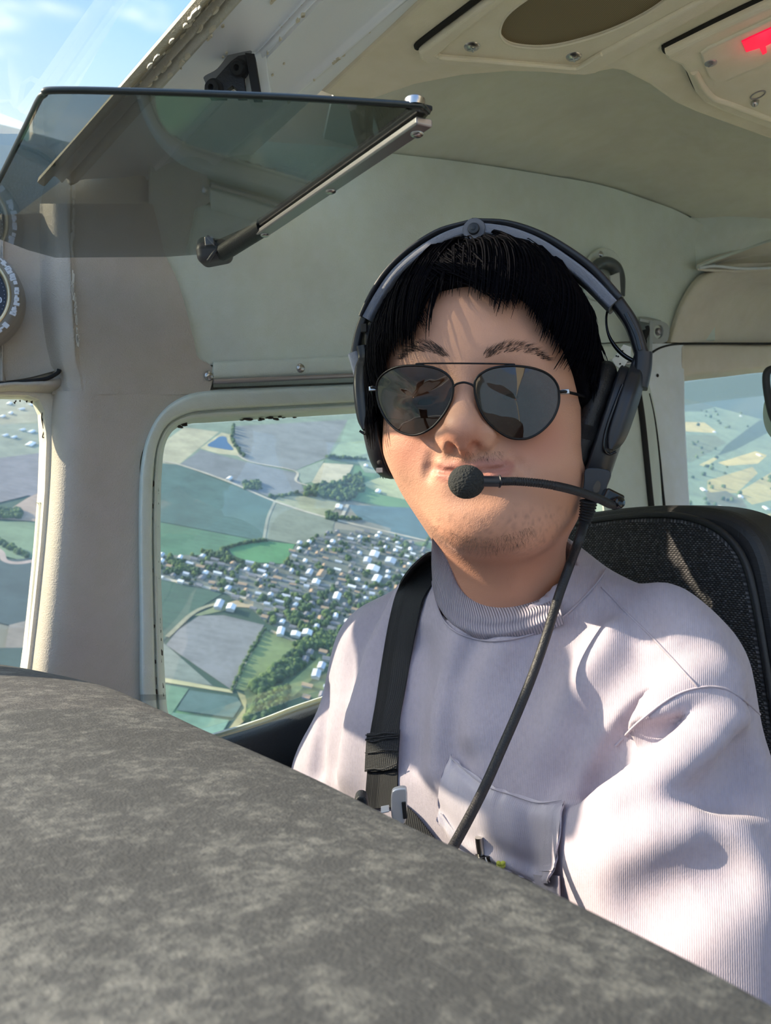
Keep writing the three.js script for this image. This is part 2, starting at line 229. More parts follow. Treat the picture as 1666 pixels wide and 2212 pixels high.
    for (let i = 0; i < 26; i++) { const x = i < 12 ? rr(383, 402) : rr(500, 660), yg = lerp(916, 893, (x - 400) / 360), y = yg - (i < 12 ? rr(-6, 6) : rr(-2, 3)), s = rr(0.8, 3), o = -0.008; fl.push(wallSlab([[x - s * 2.4, y - s], [x + s, y - s * rr(0.2, 1)], [x + s * 2, y + s], [x - s, y + s * rr(0.4, 1.2)]].map(([a, b]) => Wp(a, b, o)), o - 0.003, o + 0.003)); }
    tag(part('sealant_flake', merge(fl), M.dirt, wall, 'dark crumbling sealant around the door window'), null, null, null, 'stuff');
    const s2 = []; for (let i = 0; i < 24; i++) { const y = i < 8 ? rr(858, 870) : rr(880, 1260), x = i < 8 ? rr(30, 100) : lerp(108, 92, sstep(900, 1260, y)) - rr(0, 3), s = rr(0.8, 2.6); s2.push(wallSlab([[x - s * 1.4, y - s], [x + s, y - s * 1.6], [x + s * 0.6, y + s * 1.6], [x - s * 0.5, y + s]].map(([a, b]) => Wp(a, b, -0.034)), -0.036, -0.033)); }
    s2.push(tube([[104, 884], [93, 905], [98, 920], [92, 945], [103, 940], [99, 962], [108, 990]].map(([a, b]) => Wp(a, b, -0.034)), 0.0006, 40, 5), tube([[100, 870], [95, 884], [90, 900], [94, 926]].map(([a, b]) => Wp(a, b, -0.034)), 0.0006, 30, 5));
    tag(part('sealant_thread', merge(s2), M.dirt, wall, 'dark sealant threads around the front window'), null, null, null, 'stuff');
  }
  // door sill: pale ledge, then the dark door panel
  const sill = [[320, 1640], [450, 1597], [560, 1564], [690, 1517], [1000, 1420], [1250, 1340], [1400, 1296]];
  part('door_sill', patch([sill.map(([x, y]) => Wp(x, y - 6, -0.03)), sill.map(([x, y]) => Wp(x, y - 1, -0.002)), sill.map(([x, y]) => Wp(x, y + 2, 0.014)), sill.map(([x, y]) => Wp(x, y + 5, 0.024)), sill.map(([x, y]) => Wp(x, y + 9, 0.022))], 40, 14, { thick: 0.004 }), std(col(206, 196, 156), { roughness: 0.5 }), wall, 'pale sill under the door window');
  part('door_panel', patch([sill.map(([x, y]) => Wp(x, y + 4, 0.022)), sill.map(([x, y]) => Wp(x, y + 7, 0.032)), sill.map(([x, y]) => Wp(x, y + 14, 0.042)), sill.map(([x, y]) => Wp(x, y + 40, 0.05)), sill.map(([x, y]) => Wp(x, y + 120, 0.05)), sill.map(([x, y]) => Wp(x, y + 260, 0.03)), sill.map(([x, y]) => Wp(x, y + 700, 0.02))], 40, 34, { thick: 0.006 }), M.door, wall, 'dark door panel below the window');
  part('door_edge_trim', patch([[866, 1290, 1384], [900, 1292, 1388], [960, 1296, 1394], [1040, 1300, 1402], [1110, 1306, 1408], [1300, 1330, 1426]].map(([y, l, r]) => [Wp(l, y, 0.024), Wp(l + 3, y, 0.025), Wp(lerp(l, r, 0.3), y, 0.026), Wp(lerp(l, r, 0.7), y, 0.027), Wp(r, y, 0.022)]), 16, 20, { thick: 0.004 }), M.trimGrey, wall, 'grey edge of the door behind the headset');
  part('door_seal', tube([[1380, 850], [1388, 905], [1396, 980], [1404, 1060], [1410, 1120], [1424, 1290]].map(([x, y]) => Wp(x, y, 0.026)), 0.0048, 40, 8), M.rubber, wall, 'black rubber door seal'); part('door_seal', tube([[1402, 850], [1414, 905], [1424, 980], [1432, 1060], [1438, 1120], [1452, 1290]].map(([x, y]) => Wp(x, y, 0.020)), 0.002, 40, 8), M.rubber, wall);
  // rear post and panels
  const rp = [[742, 1392, 1477], [790, 1390, 1478], [830, 1398, 1478], [900, 1408, 1479], [1000, 1424, 1484], [1090, 1438, 1489], [1300, 1456, 1504]];
  part('rear_post_trim', patch(rp.map(([y, l, r]) => [Wp(l - 10, y, 0.0), Wp(l, y, 0.008), Wp(l + 14, y, 0.013), Wp((l + r) / 2, y, 0.015), Wp(r - 5, y, 0.014), Wp(r, y, 0.009), Wp(r + 1, y, -0.022)]), 30, 24, { thick: 0.005 }), M.paint, wall, 'pale blue grey post between door and rear window');
  part('screw_hole', turned([[0, 0.001], [0.002, 0.001], [0.003, 0]], Wp(1421, 811, 0.015), NS, 12), M.rubber, wall);
  part('rear_header_trim', patch([[744, 746, 0.008], [748, 750, 0.014], [775, 772, 0.015], [800, 785, 0.013], [812, 795, 0.006], [824, 803, -0.022]].map(([y, y2, o]) => [Wp(1474, y, o), Wp(1560, lerp(y, y2, 0.45), o), Wp(1666, y2, o), Wp(1830, y2 - 8, o)]), 20, 20, { thick: 0.005 }), M.trim, wall, 'beige trim above the rear window');
  const arch = [[740, 1440, 1480], [700, 1452, 1492], [660, 1466, 1512], [620, 1488, 1545], [595, 1510, 1590], [583, 1540, 1640]];
  part('rear_upper_trim', patch([...arch.map(([y, a, b]) => [Wp(a, y, 0.006), Wp(lerp(a, b, 0.3), y - 1, 0.018), Wp(b, y, 0.014), Wp(lerp(b, 1700, 0.5), lerp(y, 740, 0.15), -0.004), Wp(1720, lerp(y, 740, 0.2), -0.008), Wp(1900, lerp(y, 740, 0.2), -0.008)])].concat([[Wp(1560, 570, 0.008), Wp(1600, 569, 0.018), Wp(1650, 568, 0.018), Wp(1700, 566, 0.01), Wp(1760, 566, 0.004), Wp(1900, 566, 0)]]), 40, 26, { thick: 0.005, flip: true }), M.trim, wall, 'beige arched panel over the rear window');
  part('seam', tube([[1405, 764], [1430, 750], [1470, 743], [1560, 742], [1666, 742], [1800, 740]].map(([x, y]) => Wp(x, y, 0.0145)), 0.0018, 30, 6), M.rubber, wall);
  // long light recess higher up
  part('aft_panel', patch([[[1490, 448], [1522, 466], [1560, 446], [1612, 398], [1682, 306], [1800, 180]], [[1500, 520], [1540, 520], [1580, 508], [1640, 490], [1700, 470], [1820, 420]], [[1505, 574], [1540, 562], [1600, 540], [1660, 518], [1720, 500], [1840, 470]]].map((r, j) => r.map(([x, y], i) => Wp(x, y, [0.002, 0.012, 0.03, 0.05, 0.07, 0.09][i] * (j === 2 ? 0.7 : 1)))), 30, 20, { thick: 0.005 }), M.trimGrey, wall);
  part('light_recess', patch([[[1507, 577], [1545, 560], [1600, 540], [1660, 519], [1800, 480]], [[1520, 578], [1560, 566], [1610, 556], [1666, 548], [1800, 530]], [[1508, 579], [1540, 582], [1600, 584], [1660, 580], [1800, 572]]].map((r, j) => r.map(([x, y], i) => Wp(x, y, [0.02, -0.004, 0.02][j]))), 30, 16, { thick: 0.004, linear: true }), M.trim, wall, 'shallow recess with a bright lower rim');
  part('recess_rim', tube([[1507, 577], [1545, 561], [1600, 541], [1666, 518], [1800, 480]].map(([x, y]) => Wp(x, y, 0.019)), 0.003, 30, 8), M.trimGrey, wall);
  part('recess_rim', tube([[1510, 579], [1545, 575], [1600, 580], [1660, 579], [1800, 574]].map(([x, y]) => Wp(x, y, 0.02)), 0.0035, 30, 8, { flat: 0.7 }), M.paint, wall);
}
// glass of the starboard side
const pane = (name, pts, z) => { const o = struct(name, wallSlab(pts, z - 0.001, z + 0.001), M.glass); return o; };
pane('window_1', wpl(doorGlass), -0.03); pane('window_2', wpl(rearGlass), -0.03);
pane('window_3', [cab(-0.235, 0.196, WALL), cab(-0.17, 0.158, WALL), cab(-0.12, 0.122, WALL), cab(-0.07, 0.092, WALL), cab(-0.01, 0.088, WALL), cab(0.08, 0.11, WALL), ...wpl(frontGlass), cab(-0.29, -0.3, WALL), cab(-0.28, -0.12, WALL), cab(-0.25, 0.1, WALL)], -0.042);
{ // windscreen, curved over the whole front
  const rows = [[-0.58, -0.15], [-0.46, 0.10], [-0.27, 0.27], [-0.03, 0.365], [0.2, 0.41]], g = rows.map(([a, y], j) => [-0.27, 0.0, 0.3, 0.6, 0.84].map((s, i) => cab(a + (i > 2 ? -0.02 * (i - 2) : 0) * (j > 3 ? 1 : 0), y - (j > 2 ? [0, 0, 0, 0.012, 0.045][i] : 0), s)));
  const w = struct('window_4', patch(g, 40, 40), M.glass);
  part('corner_pane', patch([[cab(-0.24, 0.22, WALL), cab(-0.08, 0.262, WALL), cab(0.11, bandTop - 0.01, WALL)], [cab(-0.28, 0.262, 0.845), cab(-0.06, 0.315, 0.845), cab(0.17, 0.355, 0.845)]], 20, 8), M.glass, w);
  const lip = struct('trim_1', tube([cab(-0.6, -0.14, -0.27), cab(-0.6, -0.14, 0.3), cab(-0.6, -0.14, 0.84)], 0.012, 20, 8), M.trim);
  part('glint_line', merge([[0, 3], [3, 2], [-4, 1.5]].map(([dx, w]) => tube([[88, 1085], [92, 1100], [86, 1180], [76, 1300], [66, 1420]].map(([x, y]) => Wp(x + dx - 4, y, -0.036)), 0.0004 * w, 40, 5))), new THREE.MeshPhysicalMaterial({ color: 0xdfe2e2, roughness: 0.15, transmission: 0.95, thickness: 0 }), lip, 'clear sealant with modelled glint lines beside the front window');  // pale tubes stand in for glints on the clear sealant
}
// ---------------------------------------------------------------- ceiling
{
  // painted channel along the top of the windscreen: bands that run across the cabin
  const bands = [[425, 250, 0], [437, 262, -0.004], [447, 270, -0.003], [453, 278, 0.005], [470, 292, 0.004], [482, 304, -0.002], [492, 312, 0.003], [503, 322, -0.005], [516, 336, -0.003], [530, 350, 0], [590, 412, 0], [655, 470, -0.001], [666, 481, -0.007], [678, 494, -0.002], [760, 556, 0.003], [832, 602, -0.002], [849, 622, -0.009], [866, 641, -0.003], [880, 660, 0], [905, 690, 0]];
  const hi = (k) => 0.372 + (0.402 - 0.372) * (bands[k][0] - 425) / 480, lo = (k) => 0.350 + (0.402 - 0.350) * (bands[k][1] - 250) / 440;
  const ends = bands.map(([x0, x1, dy], k) => [Yp(x0, 0, hi(k)), Yp(x1, 200, lo(k)), dy]);
  const rows = [-1.6, -0.7, -0.2, 0.3, 0.8, 1.2, 1.7, 2.3].map((t) => ends.map(([p, q, dy], k) => { const r = p.clone().lerp(q, t); r.y += dy - (t < -0.2 ? (t + 0.2) * -0.012 : 0); return r; }));
  const c = struct('ceiling', patch(rows.map((r) => r.slice(8)), 110, 24, { thick: 0.006 }), M.channel); part('edge_moulding', patch(rows.map((r) => r.slice(0, 4)), 24, 24, { thick: 0.006 }), M.edge, c, 'weathered beige edge of the windscreen frame'); part('sealant_bead', patch(rows.map((r) => r.slice(3, 9)), 40, 24, { thick: 0.006 }), M.sealant, c, 'grey sealant beads along the windscreen');
  { seedN = 21; const fl = [];                                            // chips and scabs on the channel
    for (let i = 0; i < 90; i++) { const k = i < 50 ? 1 + Math.floor(rnd() * 7) : Math.floor(rr(8, 19)), t = rr(-0.05, 1.05), q = ends[k][0].clone().lerp(ends[k][1], t), s = i < 50 ? rr(0.0006, 0.0018) : rr(0.0005, 0.0016), dir = ends[k][0].clone().sub(ends[k][1]).normalize(), x = V().crossVectors(dir, UP).normalize(); q.y += ends[k][2]; fl.push(slab(Array.from({ length: 7 }, (_, n) => { const a = n / 7 * 6.283, r = s * rr(0.6, 1.3); return q.clone().addScaledVector(dir, Math.cos(a) * r * (i < 50 ? 3 : 1.6)).addScaledVector(x, Math.sin(a) * r); }), q, dir, x, -0.0012, 0.0012)); }
    tag(part('paint_chip', merge(fl), std(col(212, 204, 184)), c, 'pale chips of paint and sealant on the windscreen channel'), null, null, null, 'stuff'); }
  // beige overhead lining with the arched edge
  const arch = [[760, 228], [815, 215], [900, 186], [1000, 167], [1100, 159], [1180, 161], [1240, 167], [1275, 166], [1300, 158], [1322, 154], [1345, 158], [1400, 186], [1455, 225], [1500, 245], [1560, 267], [1666, 305]].map(([x, y]) => Yp(x, y, 0.40));
  const left = [Yp(690, 200, 0.40), Yp(905, 0, 0.40)], far = left[1].clone().addScaledVector(S, -0.85), last = arch[arch.length - 1];
  const o = [...left, far, far.clone().addScaledVector(A, 1.9), last.clone().addScaledVector(A, 1.2), ...arch.slice().reverse()];
  part('lining', slab(o, Yp(1100, 100, 0.40), V(1, 0, 0), V(0, 0, 1), -0.05, 0.0, { bevel: 0.006, seg: 4 }), M.headliner, c, 'beige overhead lining');
  // hollow between the lining and the side wall
  const rec = [[700, 240, 300], [830, 212, 330], [1000, 167, 350], [1180, 161, 378], [1300, 158, 400], [1400, 186, 432], [1500, 245, 470], [1600, 280, 500], [1700, 316, 530], [1850, 370, 560]];
  part('hollow', patch([0, 0.25, 0.5, 0.75, 1].map((t, j) => rec.map(([x, y0, y1], i) => { const a = Yp(x, y0, 0.40).addScaledVector(S, -0.08), b = Wp(x, y1, 0.004), q = a.lerp(b, t); q.y += [0.03, 0.045, 0.05, 0.03, 0][j] + (i > 5 ? -0.0 : 0); return q; })), 50, 30, { thick: 0.006 }), M.recess, c, 'shaded grey hollow above the door');
  // roof skin over all
  part('roof', slab([cab(0.34, 0, -0.34), cab(2.05, 0, -0.34), cab(2.05, 0, 0.93), cab(0.34, 0, 0.93)].map((p) => p.setY(0)), V(0, EYE.y + 0.56, 0), V(1, 0, 0), V(0, 0, 1), -0.02, 0.0), M.paint, c);
}
// ---------------------------------------------------------------- the unseen rest of the cabin: port side, rear, floor, front
{
  const po = cab(0, 0, -0.28), PS = (l) => l.map(([a, y]) => cab(a, y, -0.28));
  struct('wall_left', slab(PS([[-0.72, -1.15], [2.0, -1.15], [2.0, 0.56], [0.2, 0.56], [0.17, 0.36], [-0.1, 0.27], [-0.3, 0.17], [-0.55, -0.12], [-0.72, -0.15]]), po, A, UP, -0.03, 0.0, { holes: [round(PS([[-0.36, -0.12], [-0.3, 0.02], [-0.12, 0.16], [0.08, 0.2], [0.12, 0.14], [0.11, -0.2], [-0.3, -0.2]]), 40), round(PS([[0.22, -0.26], [0.2, 0.12], [0.26, 0.2], [0.9, 0.22], [0.98, 0.15], [1.02, -0.14]]), 40), round(PS([[1.12, -0.14], [1.12, 0.16], [1.18, 0.2], [1.7, 0.18], [1.72, -0.05]]), 40)] }), M.trim);
  struct('door_panel_left', slab(PS([[-0.05, -0.29], [1.05, -0.29], [1.05, -1.1], [-0.05, -1.1]]), po, A, UP, 0.0, 0.03, { bevel: 0.008 }), M.door);
  struct('window_5', slab(PS([[-0.4, -0.31], [-0.4, 0.1], [-0.1, 0.24], [0.15, 0.26], [1.78, 0.26], [1.78, -0.28]]), po, A, UP, -0.017, -0.015), M.glass);
  struct('wall_rear', slab([cab(2.0, -1.15, -0.3), cab(2.0, 0.56, -0.3), cab(2.0, 0.56, 0.92), cab(2.0, -1.15, 0.92)], cab(2.0, 0, 0), S, UP, -0.02, 0.02, { holes: [round([[-0.18, -0.1], [-0.2, 0.22], [-0.1, 0.3], [0.68, 0.3], [0.78, 0.22], [0.76, -0.1], [0.68, -0.16], [-0.1, -0.16]].map(([s, y]) => cab(2.0, y, s)), 48)] }), M.trim);
  struct('window_6', slab([cab(2.0, -0.2, -0.24), cab(2.0, 0.34, -0.24), cab(2.0, 0.34, 0.82), cab(2.0, -0.2, 0.82)], cab(2.0, 0, 0), S, UP, -0.001, 0.001), M.glass);  // unseen rear window, added to let more light into the cabin
  struct('floor', slab([cab(-0.74, -1.15, -0.3), cab(2.02, -1.15, -0.3), cab(2.02, -1.15, 0.92), cab(-0.74, -1.15, 0.92)], cab(0, -1.15, 0), A, S, -0.0, 0.03), std(col(170, 164, 152), { roughness: 0.95, bumpMap: grainT, bumpScale: 0.001 }));
  struct('wall_front', slab([cab(-0.6, -1.15, -0.3), cab(-0.6, -0.14, -0.3), cab(-0.6, -0.14, 0.9), cab(-0.6, -1.15, 0.9)], cab(-0.6, 0, 0), S, UP, -0.02, 0.02), M.blackMatt);
  struct('wall_right_lower', wallSlab([cab(-0.74, -1.15, WALL), cab(2.02, -1.15, WALL), cab(2.02, -0.7, WALL), cab(-0.74, -0.7, WALL)], -0.06, -0.02), M.trim);
  const ip = struct('instrument_panel', slab([cab(0.09, -0.15, -0.27), cab(0.09, -0.5, -0.27), cab(0.09, -0.5, 0.82), cab(0.09, -0.15, 0.82)], cab(0.09, 0, 0), S, UP, -0.012, 0.012), M.black);
  void ip;
}
// ---------------------------------------------------------------- the glareshield in front of the lens
{
  const E = [[-420, 1436], [-120, 1437], [0, 1446], [100, 1463], [230, 1494], [340, 1541], [450, 1593], [560, 1641], [700, 1706], [900, 1809], [1100, 1901], [1300, 2001], [1500, 2104], [1666, 2197], [1900, 2335]].map(([x, y]) => Yp(x, y, -0.122)).concat([cab(0.188, -0.122, -0.02), cab(0.19, -0.122, -0.14), cab(0.19, -0.122, -0.27)]);
  const prof = [[-0.03, -0.072], [-0.002, -0.046], [0.007, -0.018], [0.002, 0.0005], [-0.012, 0.0065], [-0.05, 0.0105], [-0.12, 0.0115], [-0.22, 0.0085], [-0.38, 0.0], [-0.56, -0.01], [-0.72, -0.016]];
  const g = prof.map(([a, y]) => E.map((p) => { const q = p.clone().addScaledVector(A, a); q.y += y; return q; }));
  const felt = tex(1024, (u, v) => { const big = fbm(u * 6, v * 6, 5, 4, 6), mid = fbm(u * 26, v * 26, 9, 3, 26), a = fbm(u * 110, v * 70, 3, 2, 0), b = fbm(u * 80, v * 130, 7, 2, 0), e = vnoise(u * 300, v * 300, 11, 300), m = 0.55 * (mid - 0.5) + 0.3 * (big - 0.5), d = 0.7 * sstep(0.46, 0.80, a + m) + 0.6 * sstep(0.48, 0.82, b + m), f = 0.94 + 0.2 * (big - 0.5) + 0.14 * (mid - 0.5) + 0.1 * (e - 0.5); return [(67 + 25 * d) / 255 * f, (68 + 24 * d) / 255 * f, (68 + 21 * d) / 255 * f]; }, true, 1 / 0.30);
  const gs = struct('glareshield', patch(g, 120, 60, { thick: 0.004 }), std(0xffffff, { map: felt, roughness: 0.85, bumpMap: grainT, bumpScale: 0.0003 }));
  gs.userData.label = 'dusty dark grey glareshield across the foreground'; 
}
// ================================================================= THE LAND BELOW
const G = (px, py, up = 0) => onPlane(px, py, UPG, -ALT + up);
const GX = V(1, 0, 0).projectOnPlane(UPG).normalize(), GZ = V().crossVectors(GX, UPG).normalize(), GO = EYE.clone().addScaledVector(UPG, -ALT);
const gnd = (x, z, up = 0) => GO.clone().addScaledVector(GX, x).addScaledVector(GZ, z).addScaledVector(UPG, up);
const gxy = (p) => { const q = p.clone().sub(GO); return [q.dot(GX), q.dot(GZ)]; };
const LAND = 1.12, hazeTint = (c) => { const l = 0.3 * c.r + 0.6 * c.g + 0.1 * c.b; return c.lerp(new THREE.Color(l * 0.96, l, l * 1.06), 0.2).multiply(new THREE.Color(0.97, 0.98, 1.1)); };                                                        // how bright fields are; a hazy grey blue is mixed into their colours
const land = (r, g, b, k = LAND) => std(hazeTint(col(r, g, b)).multiplyScalar(k), { roughness: 1, map: fieldT });
const fieldT = tex(512, (u, v) => { const k = 0.80 + 0.26 * fbm(u * 10, v * 10, 2, 4, 10) + 0.08 * (vnoise(u * 4, v * 90, 3, 0 || 4) - 0.5) + 0.10 * (fbm(u * 60, v * 60, 8, 2, 60) - 0.5); return [k, k, k * 0.99]; }, true, 1 / 420);
{
  const cells = []; seedN = 3; for (let i = 0; i < 220; i++) cells.push([rnd(), rnd(), rnd()]);
  const pal = [[96, 120, 84], [132, 140, 98], [150, 146, 110], [90, 112, 92], [116, 124, 104], [74, 104, 70], [126, 122, 100], [86, 122, 76]];
  const quilt = tex(1024, (u, v) => {                                   // fields too far away to build: a quilt
    const a = 0.35, x = u * 16, y = v * 16, row = Math.floor(y), sh = hash(row, 3, 1) * 3, wdt = 1 + Math.floor(hash(row, 9, 2) * 2.6), cx = Math.floor((x + sh) / wdt), h = hash(((cx % 16) + 16) % 16, row, 5), c = pal[Math.floor(h * pal.length)], tr = sstep(0.56, 0.62, fbm(u * 14, v * 14, 2, 4, 14)), k = (0.85 + 0.3 * fbm(u * 40, v * 40, 4, 3, 40)) / 255;
    const e = Math.min((x + sh) / wdt - cx, 1 - ((x + sh) / wdt - cx), y - row, 1 - (y - row)) < 0.03 ? 1 : 0, t = Math.max(tr, e * 0.7); void a;
    return [lerp(c[0], 46, t) * k, lerp(c[1], 72, t) * k, lerp(c[2], 52, t) * k];
  }, true, 1 / 5200);
  const n = 96, pts = [], R = 6700; const ringR = [0, 0.05, 0.1, 0.16, 0.24, 0.34, 0.46, 0.6, 0.75, 0.9, 1];
  for (const r of ringR) for (let i = 0; i < n; i++) pts.push(gnd(Math.cos(i / n * 6.2832) * r * R, Math.sin(i / n * 6.2832) * r * R, 0));
  const geo = sheet(pts, n, ringR.length, 0, true, true), p = geo.attributes.position, uv = geo.attributes.uv; for (let i = 0; i < p.count; i++) { const [x, z] = gxy(V(p.getX(i), p.getY(i), p.getZ(i))); uv.setXY(i, x + 900, z + 300); }
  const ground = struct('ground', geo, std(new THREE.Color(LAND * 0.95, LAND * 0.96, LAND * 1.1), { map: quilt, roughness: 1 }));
  ground.userData.label = 'farmland far below the aircraft';
  let lift = 0.25;
  const Z5 = (l) => l.map(([x, y]) => [300 + x / 2.458, 760 + y / 2.458]);
  const uvm = (g) => { const p = g.attributes.position, uv = g.attributes.uv; for (let i = 0; i < p.count; i++) { const [x, z] = gxy(V(p.getX(i), p.getY(i), p.getZ(i))); uv.setXY(i, x, z); } return g; };
  const flat = (pix, h) => uvm(slab(pix.map(([x, y]) => G(x, y, h)), gnd(0, 0, 0), GX, GZ.clone().negate(), h - 0.2, h));
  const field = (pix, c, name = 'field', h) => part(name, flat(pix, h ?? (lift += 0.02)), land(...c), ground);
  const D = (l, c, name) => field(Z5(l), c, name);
  // seen through the door window
  D([[100, 330], [1700, 300], [1700, 560], [1000, 560], [100, 640]], [120, 140, 104]);
  D([[60, 600], [130, 480], [240, 400], [425, 425], [215, 597]], [178, 170, 118]);
  D([[490, 440], [500, 395], [1110, 360], [1000, 560], [830, 630], [590, 582], [525, 545]], [124, 128, 116]);
  D([[325, 512], [440, 428], [492, 440], [505, 490], [535, 552], [420, 540]], [190, 180, 120]);
  D([[1110, 360], [1300, 350], [1250, 470], [1060, 500]], [132, 158, 116]); D([[1020, 545], [1060, 490], [1200, 470], [1210, 540], [1100, 570]], [146, 168, 110]);
  D([[915, 690], [980, 590], [1140, 600], [1090, 700], [1000, 728]], [192, 178, 124]); D([[1180, 700], [1300, 660], [1480, 690], [1440, 790], [1300, 760]], [172, 176, 104]);
  D([[1150, 560], [1500, 540], [1500, 660], [1200, 640]], [140, 156, 116]);
  D([[330, 520], [218, 597], [700, 772], [745, 770], [880, 738], [832, 640], [590, 590]], [118, 122, 114]);
  D([[830, 632], [985, 575], [920, 690], [870, 700]], [138, 152, 120]);
  D([[60, 585], [215, 600], [722, 795], [662, 987], [620, 997], [60, 890]], [66, 104, 88]);
  D([[740, 768], [960, 766], [1075, 800], [1000, 880], [716, 800]], [152, 152, 98]);
  D([[716, 802], [1042, 892], [1012, 1012], [870, 1028], [664, 990]], [124, 132, 100]);
  D([[1110, 812], [1500, 830], [1700, 880], [1700, 1000], [1360, 992], [1170, 885]], [76, 112, 110]); D([[1180, 890], [1340, 938], [1325, 975], [1120, 920]], [132, 134, 112]);
  D([[60, 895], [622, 1000], [560, 1012], [440, 1052], [320, 1115], [60, 1065]], [72, 122, 78]);
  D([[470, 1032], [680, 1006], [830, 1022], [775, 1125], [600, 1117], [500, 1082]], [70, 136, 66]);
  D([[1340, 1020], [1620, 1000], [1640, 1110], [1400, 1110]], [112, 136, 76]);
  const town = [[1040, 940], [1340, 968], [1480, 1030], [1700, 1080], [1700, 1500], [1000, 1640], [880, 1520], [680, 1440], [600, 1365], [460, 1282], [60, 1190], [60, 1080], [330, 1078], [480, 1120], [775, 1130], [830, 1030]];
  D(town, [112, 118, 96]);
  D([[60, 1195], [462, 1272], [300, 1372], [150, 1512], [60, 1600]], [58, 94, 66]);
  D([[430, 1345], [615, 1290], [605, 1360], [500, 1352]], [182, 156, 98]); D([[290, 1400], [460, 1330], [520, 1360], [330, 1400]], [120, 132, 76]);
  D([[318, 1402], [450, 1398], [665, 1450], [490, 1792], [145, 1555], [205, 1480]], [128, 128, 116]);
  D([[60, 1500], [150, 1560], [392, 1772], [60, 1730]], [128, 138, 112]);
  D([[60, 1725], [150, 1733], [490, 1794], [500, 1812], [150, 1756], [60, 1748]], [196, 186, 112], 'track');
  D([[60, 1752], [265, 1788], [165, 1935], [60, 2050]], [102, 142, 96]); D([[268, 1796], [520, 1832], [546, 1870], [500, 1942], [200, 1902]], [78, 110, 94]);
  D([[180, 1915], [480, 1955], [420, 2060], [200, 2100], [120, 2010]], [104, 146, 108]);
  D([[510, 1790], [590, 1600], [672, 1478], [850, 1545], [700, 1700], [560, 1800]], [118, 138, 64]); D([[520, 1800], [575, 1830], [560, 1960], [420, 2080], [560, 1890]], [160, 152, 84]);
  D([[560, 1800], [720, 1690], [940, 1560], [1010, 1600], [1000, 1850], [600, 2000]], [84, 108, 56]); D([[730, 1820], [960, 1620], [985, 1680], [820, 1830]], [158, 166, 70]);
  // roads
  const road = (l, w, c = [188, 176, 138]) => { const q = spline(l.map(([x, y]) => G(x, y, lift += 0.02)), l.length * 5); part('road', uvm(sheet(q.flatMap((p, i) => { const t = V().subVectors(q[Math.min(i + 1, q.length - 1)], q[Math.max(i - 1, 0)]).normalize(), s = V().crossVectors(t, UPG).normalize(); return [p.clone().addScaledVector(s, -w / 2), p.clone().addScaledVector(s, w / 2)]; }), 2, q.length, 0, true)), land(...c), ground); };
  road(Z5([[60, 570], [215, 598], [480, 690], [720, 792], [1000, 880], [1300, 950], [1600, 1020]]), 9); road(Z5([[722, 795], [685, 880], [664, 990]]), 6, [150, 150, 116]); road(Z5([[60, 1190], [280, 1235], [470, 1278], [800, 1380], [1050, 1470]]), 9);
  road(Z5([[520, 545], [600, 585], [830, 632], [840, 690], [1000, 730]]), 7); road(Z5([[150, 1512], [300, 1378], [450, 1325]]), 7, [150, 146, 100]); road(Z5([[530, 1150], [640, 1190], [900, 1230], [1250, 1260]]), 9, [150, 146, 130]); road(Z5([[1080, 870], [1110, 810]]), 8);
  road(Z5([[700, 1480], [860, 1545], [1000, 1560]]), 7, [170, 158, 110]); road(Z5([[490, 1800], [590, 1600], [672, 1470]]), 5, [150, 150, 104]);
  // seen through the front window
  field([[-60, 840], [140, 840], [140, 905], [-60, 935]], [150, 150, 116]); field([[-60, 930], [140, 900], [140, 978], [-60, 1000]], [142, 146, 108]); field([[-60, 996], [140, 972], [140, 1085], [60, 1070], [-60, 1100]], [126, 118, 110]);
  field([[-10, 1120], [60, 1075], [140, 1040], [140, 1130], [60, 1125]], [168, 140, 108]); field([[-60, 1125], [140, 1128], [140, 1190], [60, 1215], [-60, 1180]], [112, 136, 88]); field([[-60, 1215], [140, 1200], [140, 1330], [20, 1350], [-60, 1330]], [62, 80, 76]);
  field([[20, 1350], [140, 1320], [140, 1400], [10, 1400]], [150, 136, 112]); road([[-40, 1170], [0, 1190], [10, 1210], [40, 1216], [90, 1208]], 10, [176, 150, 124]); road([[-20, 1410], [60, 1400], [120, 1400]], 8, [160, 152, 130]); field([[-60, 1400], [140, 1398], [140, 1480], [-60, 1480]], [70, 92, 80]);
  // seen through the rear window
  field([[1400, 790], [1800, 760], [1800, 1400], [1400, 1400]], [126, 146, 92]);
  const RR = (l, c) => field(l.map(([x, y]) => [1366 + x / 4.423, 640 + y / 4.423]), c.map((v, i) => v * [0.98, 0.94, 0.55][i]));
  RR([[490, 800], [800, 810], [900, 940], [760, 900], [490, 880]], [120, 146, 128]); RR([[490, 910], [760, 980], [820, 1050], [640, 1100], [490, 1100]], [76, 104, 112]); RR([[690, 960], [870, 1010], [860, 1035], [720, 990]], [216, 200, 150]); RR([[930, 960], [1110, 970], [1140, 1060], [1000, 1080]], [196, 186, 122]);
  RR([[490, 1200], [690, 1205], [800, 1285], [760, 1305], [490, 1290]], [224, 200, 120]); RR([[800, 820], [1250, 760], [1290, 840], [1130, 880], [920, 940]], [84, 116, 118]); RR([[1210, 1190], [1400, 1120], [1400, 1250], [980, 1470], [820, 1520], [900, 1420]], [62, 92, 96]);
  RR([[820, 1590], [1180, 1480], [1290, 1520], [1200, 1600], [900, 1620]], [222, 198, 120]); RR([[720, 1760], [1150, 1630], [1200, 1690], [1000, 1880], [720, 1880]], [196, 178, 112]); RR([[1000, 1880], [1400, 1640], [1400, 1930], [1150, 1990]], [198, 182, 120]);
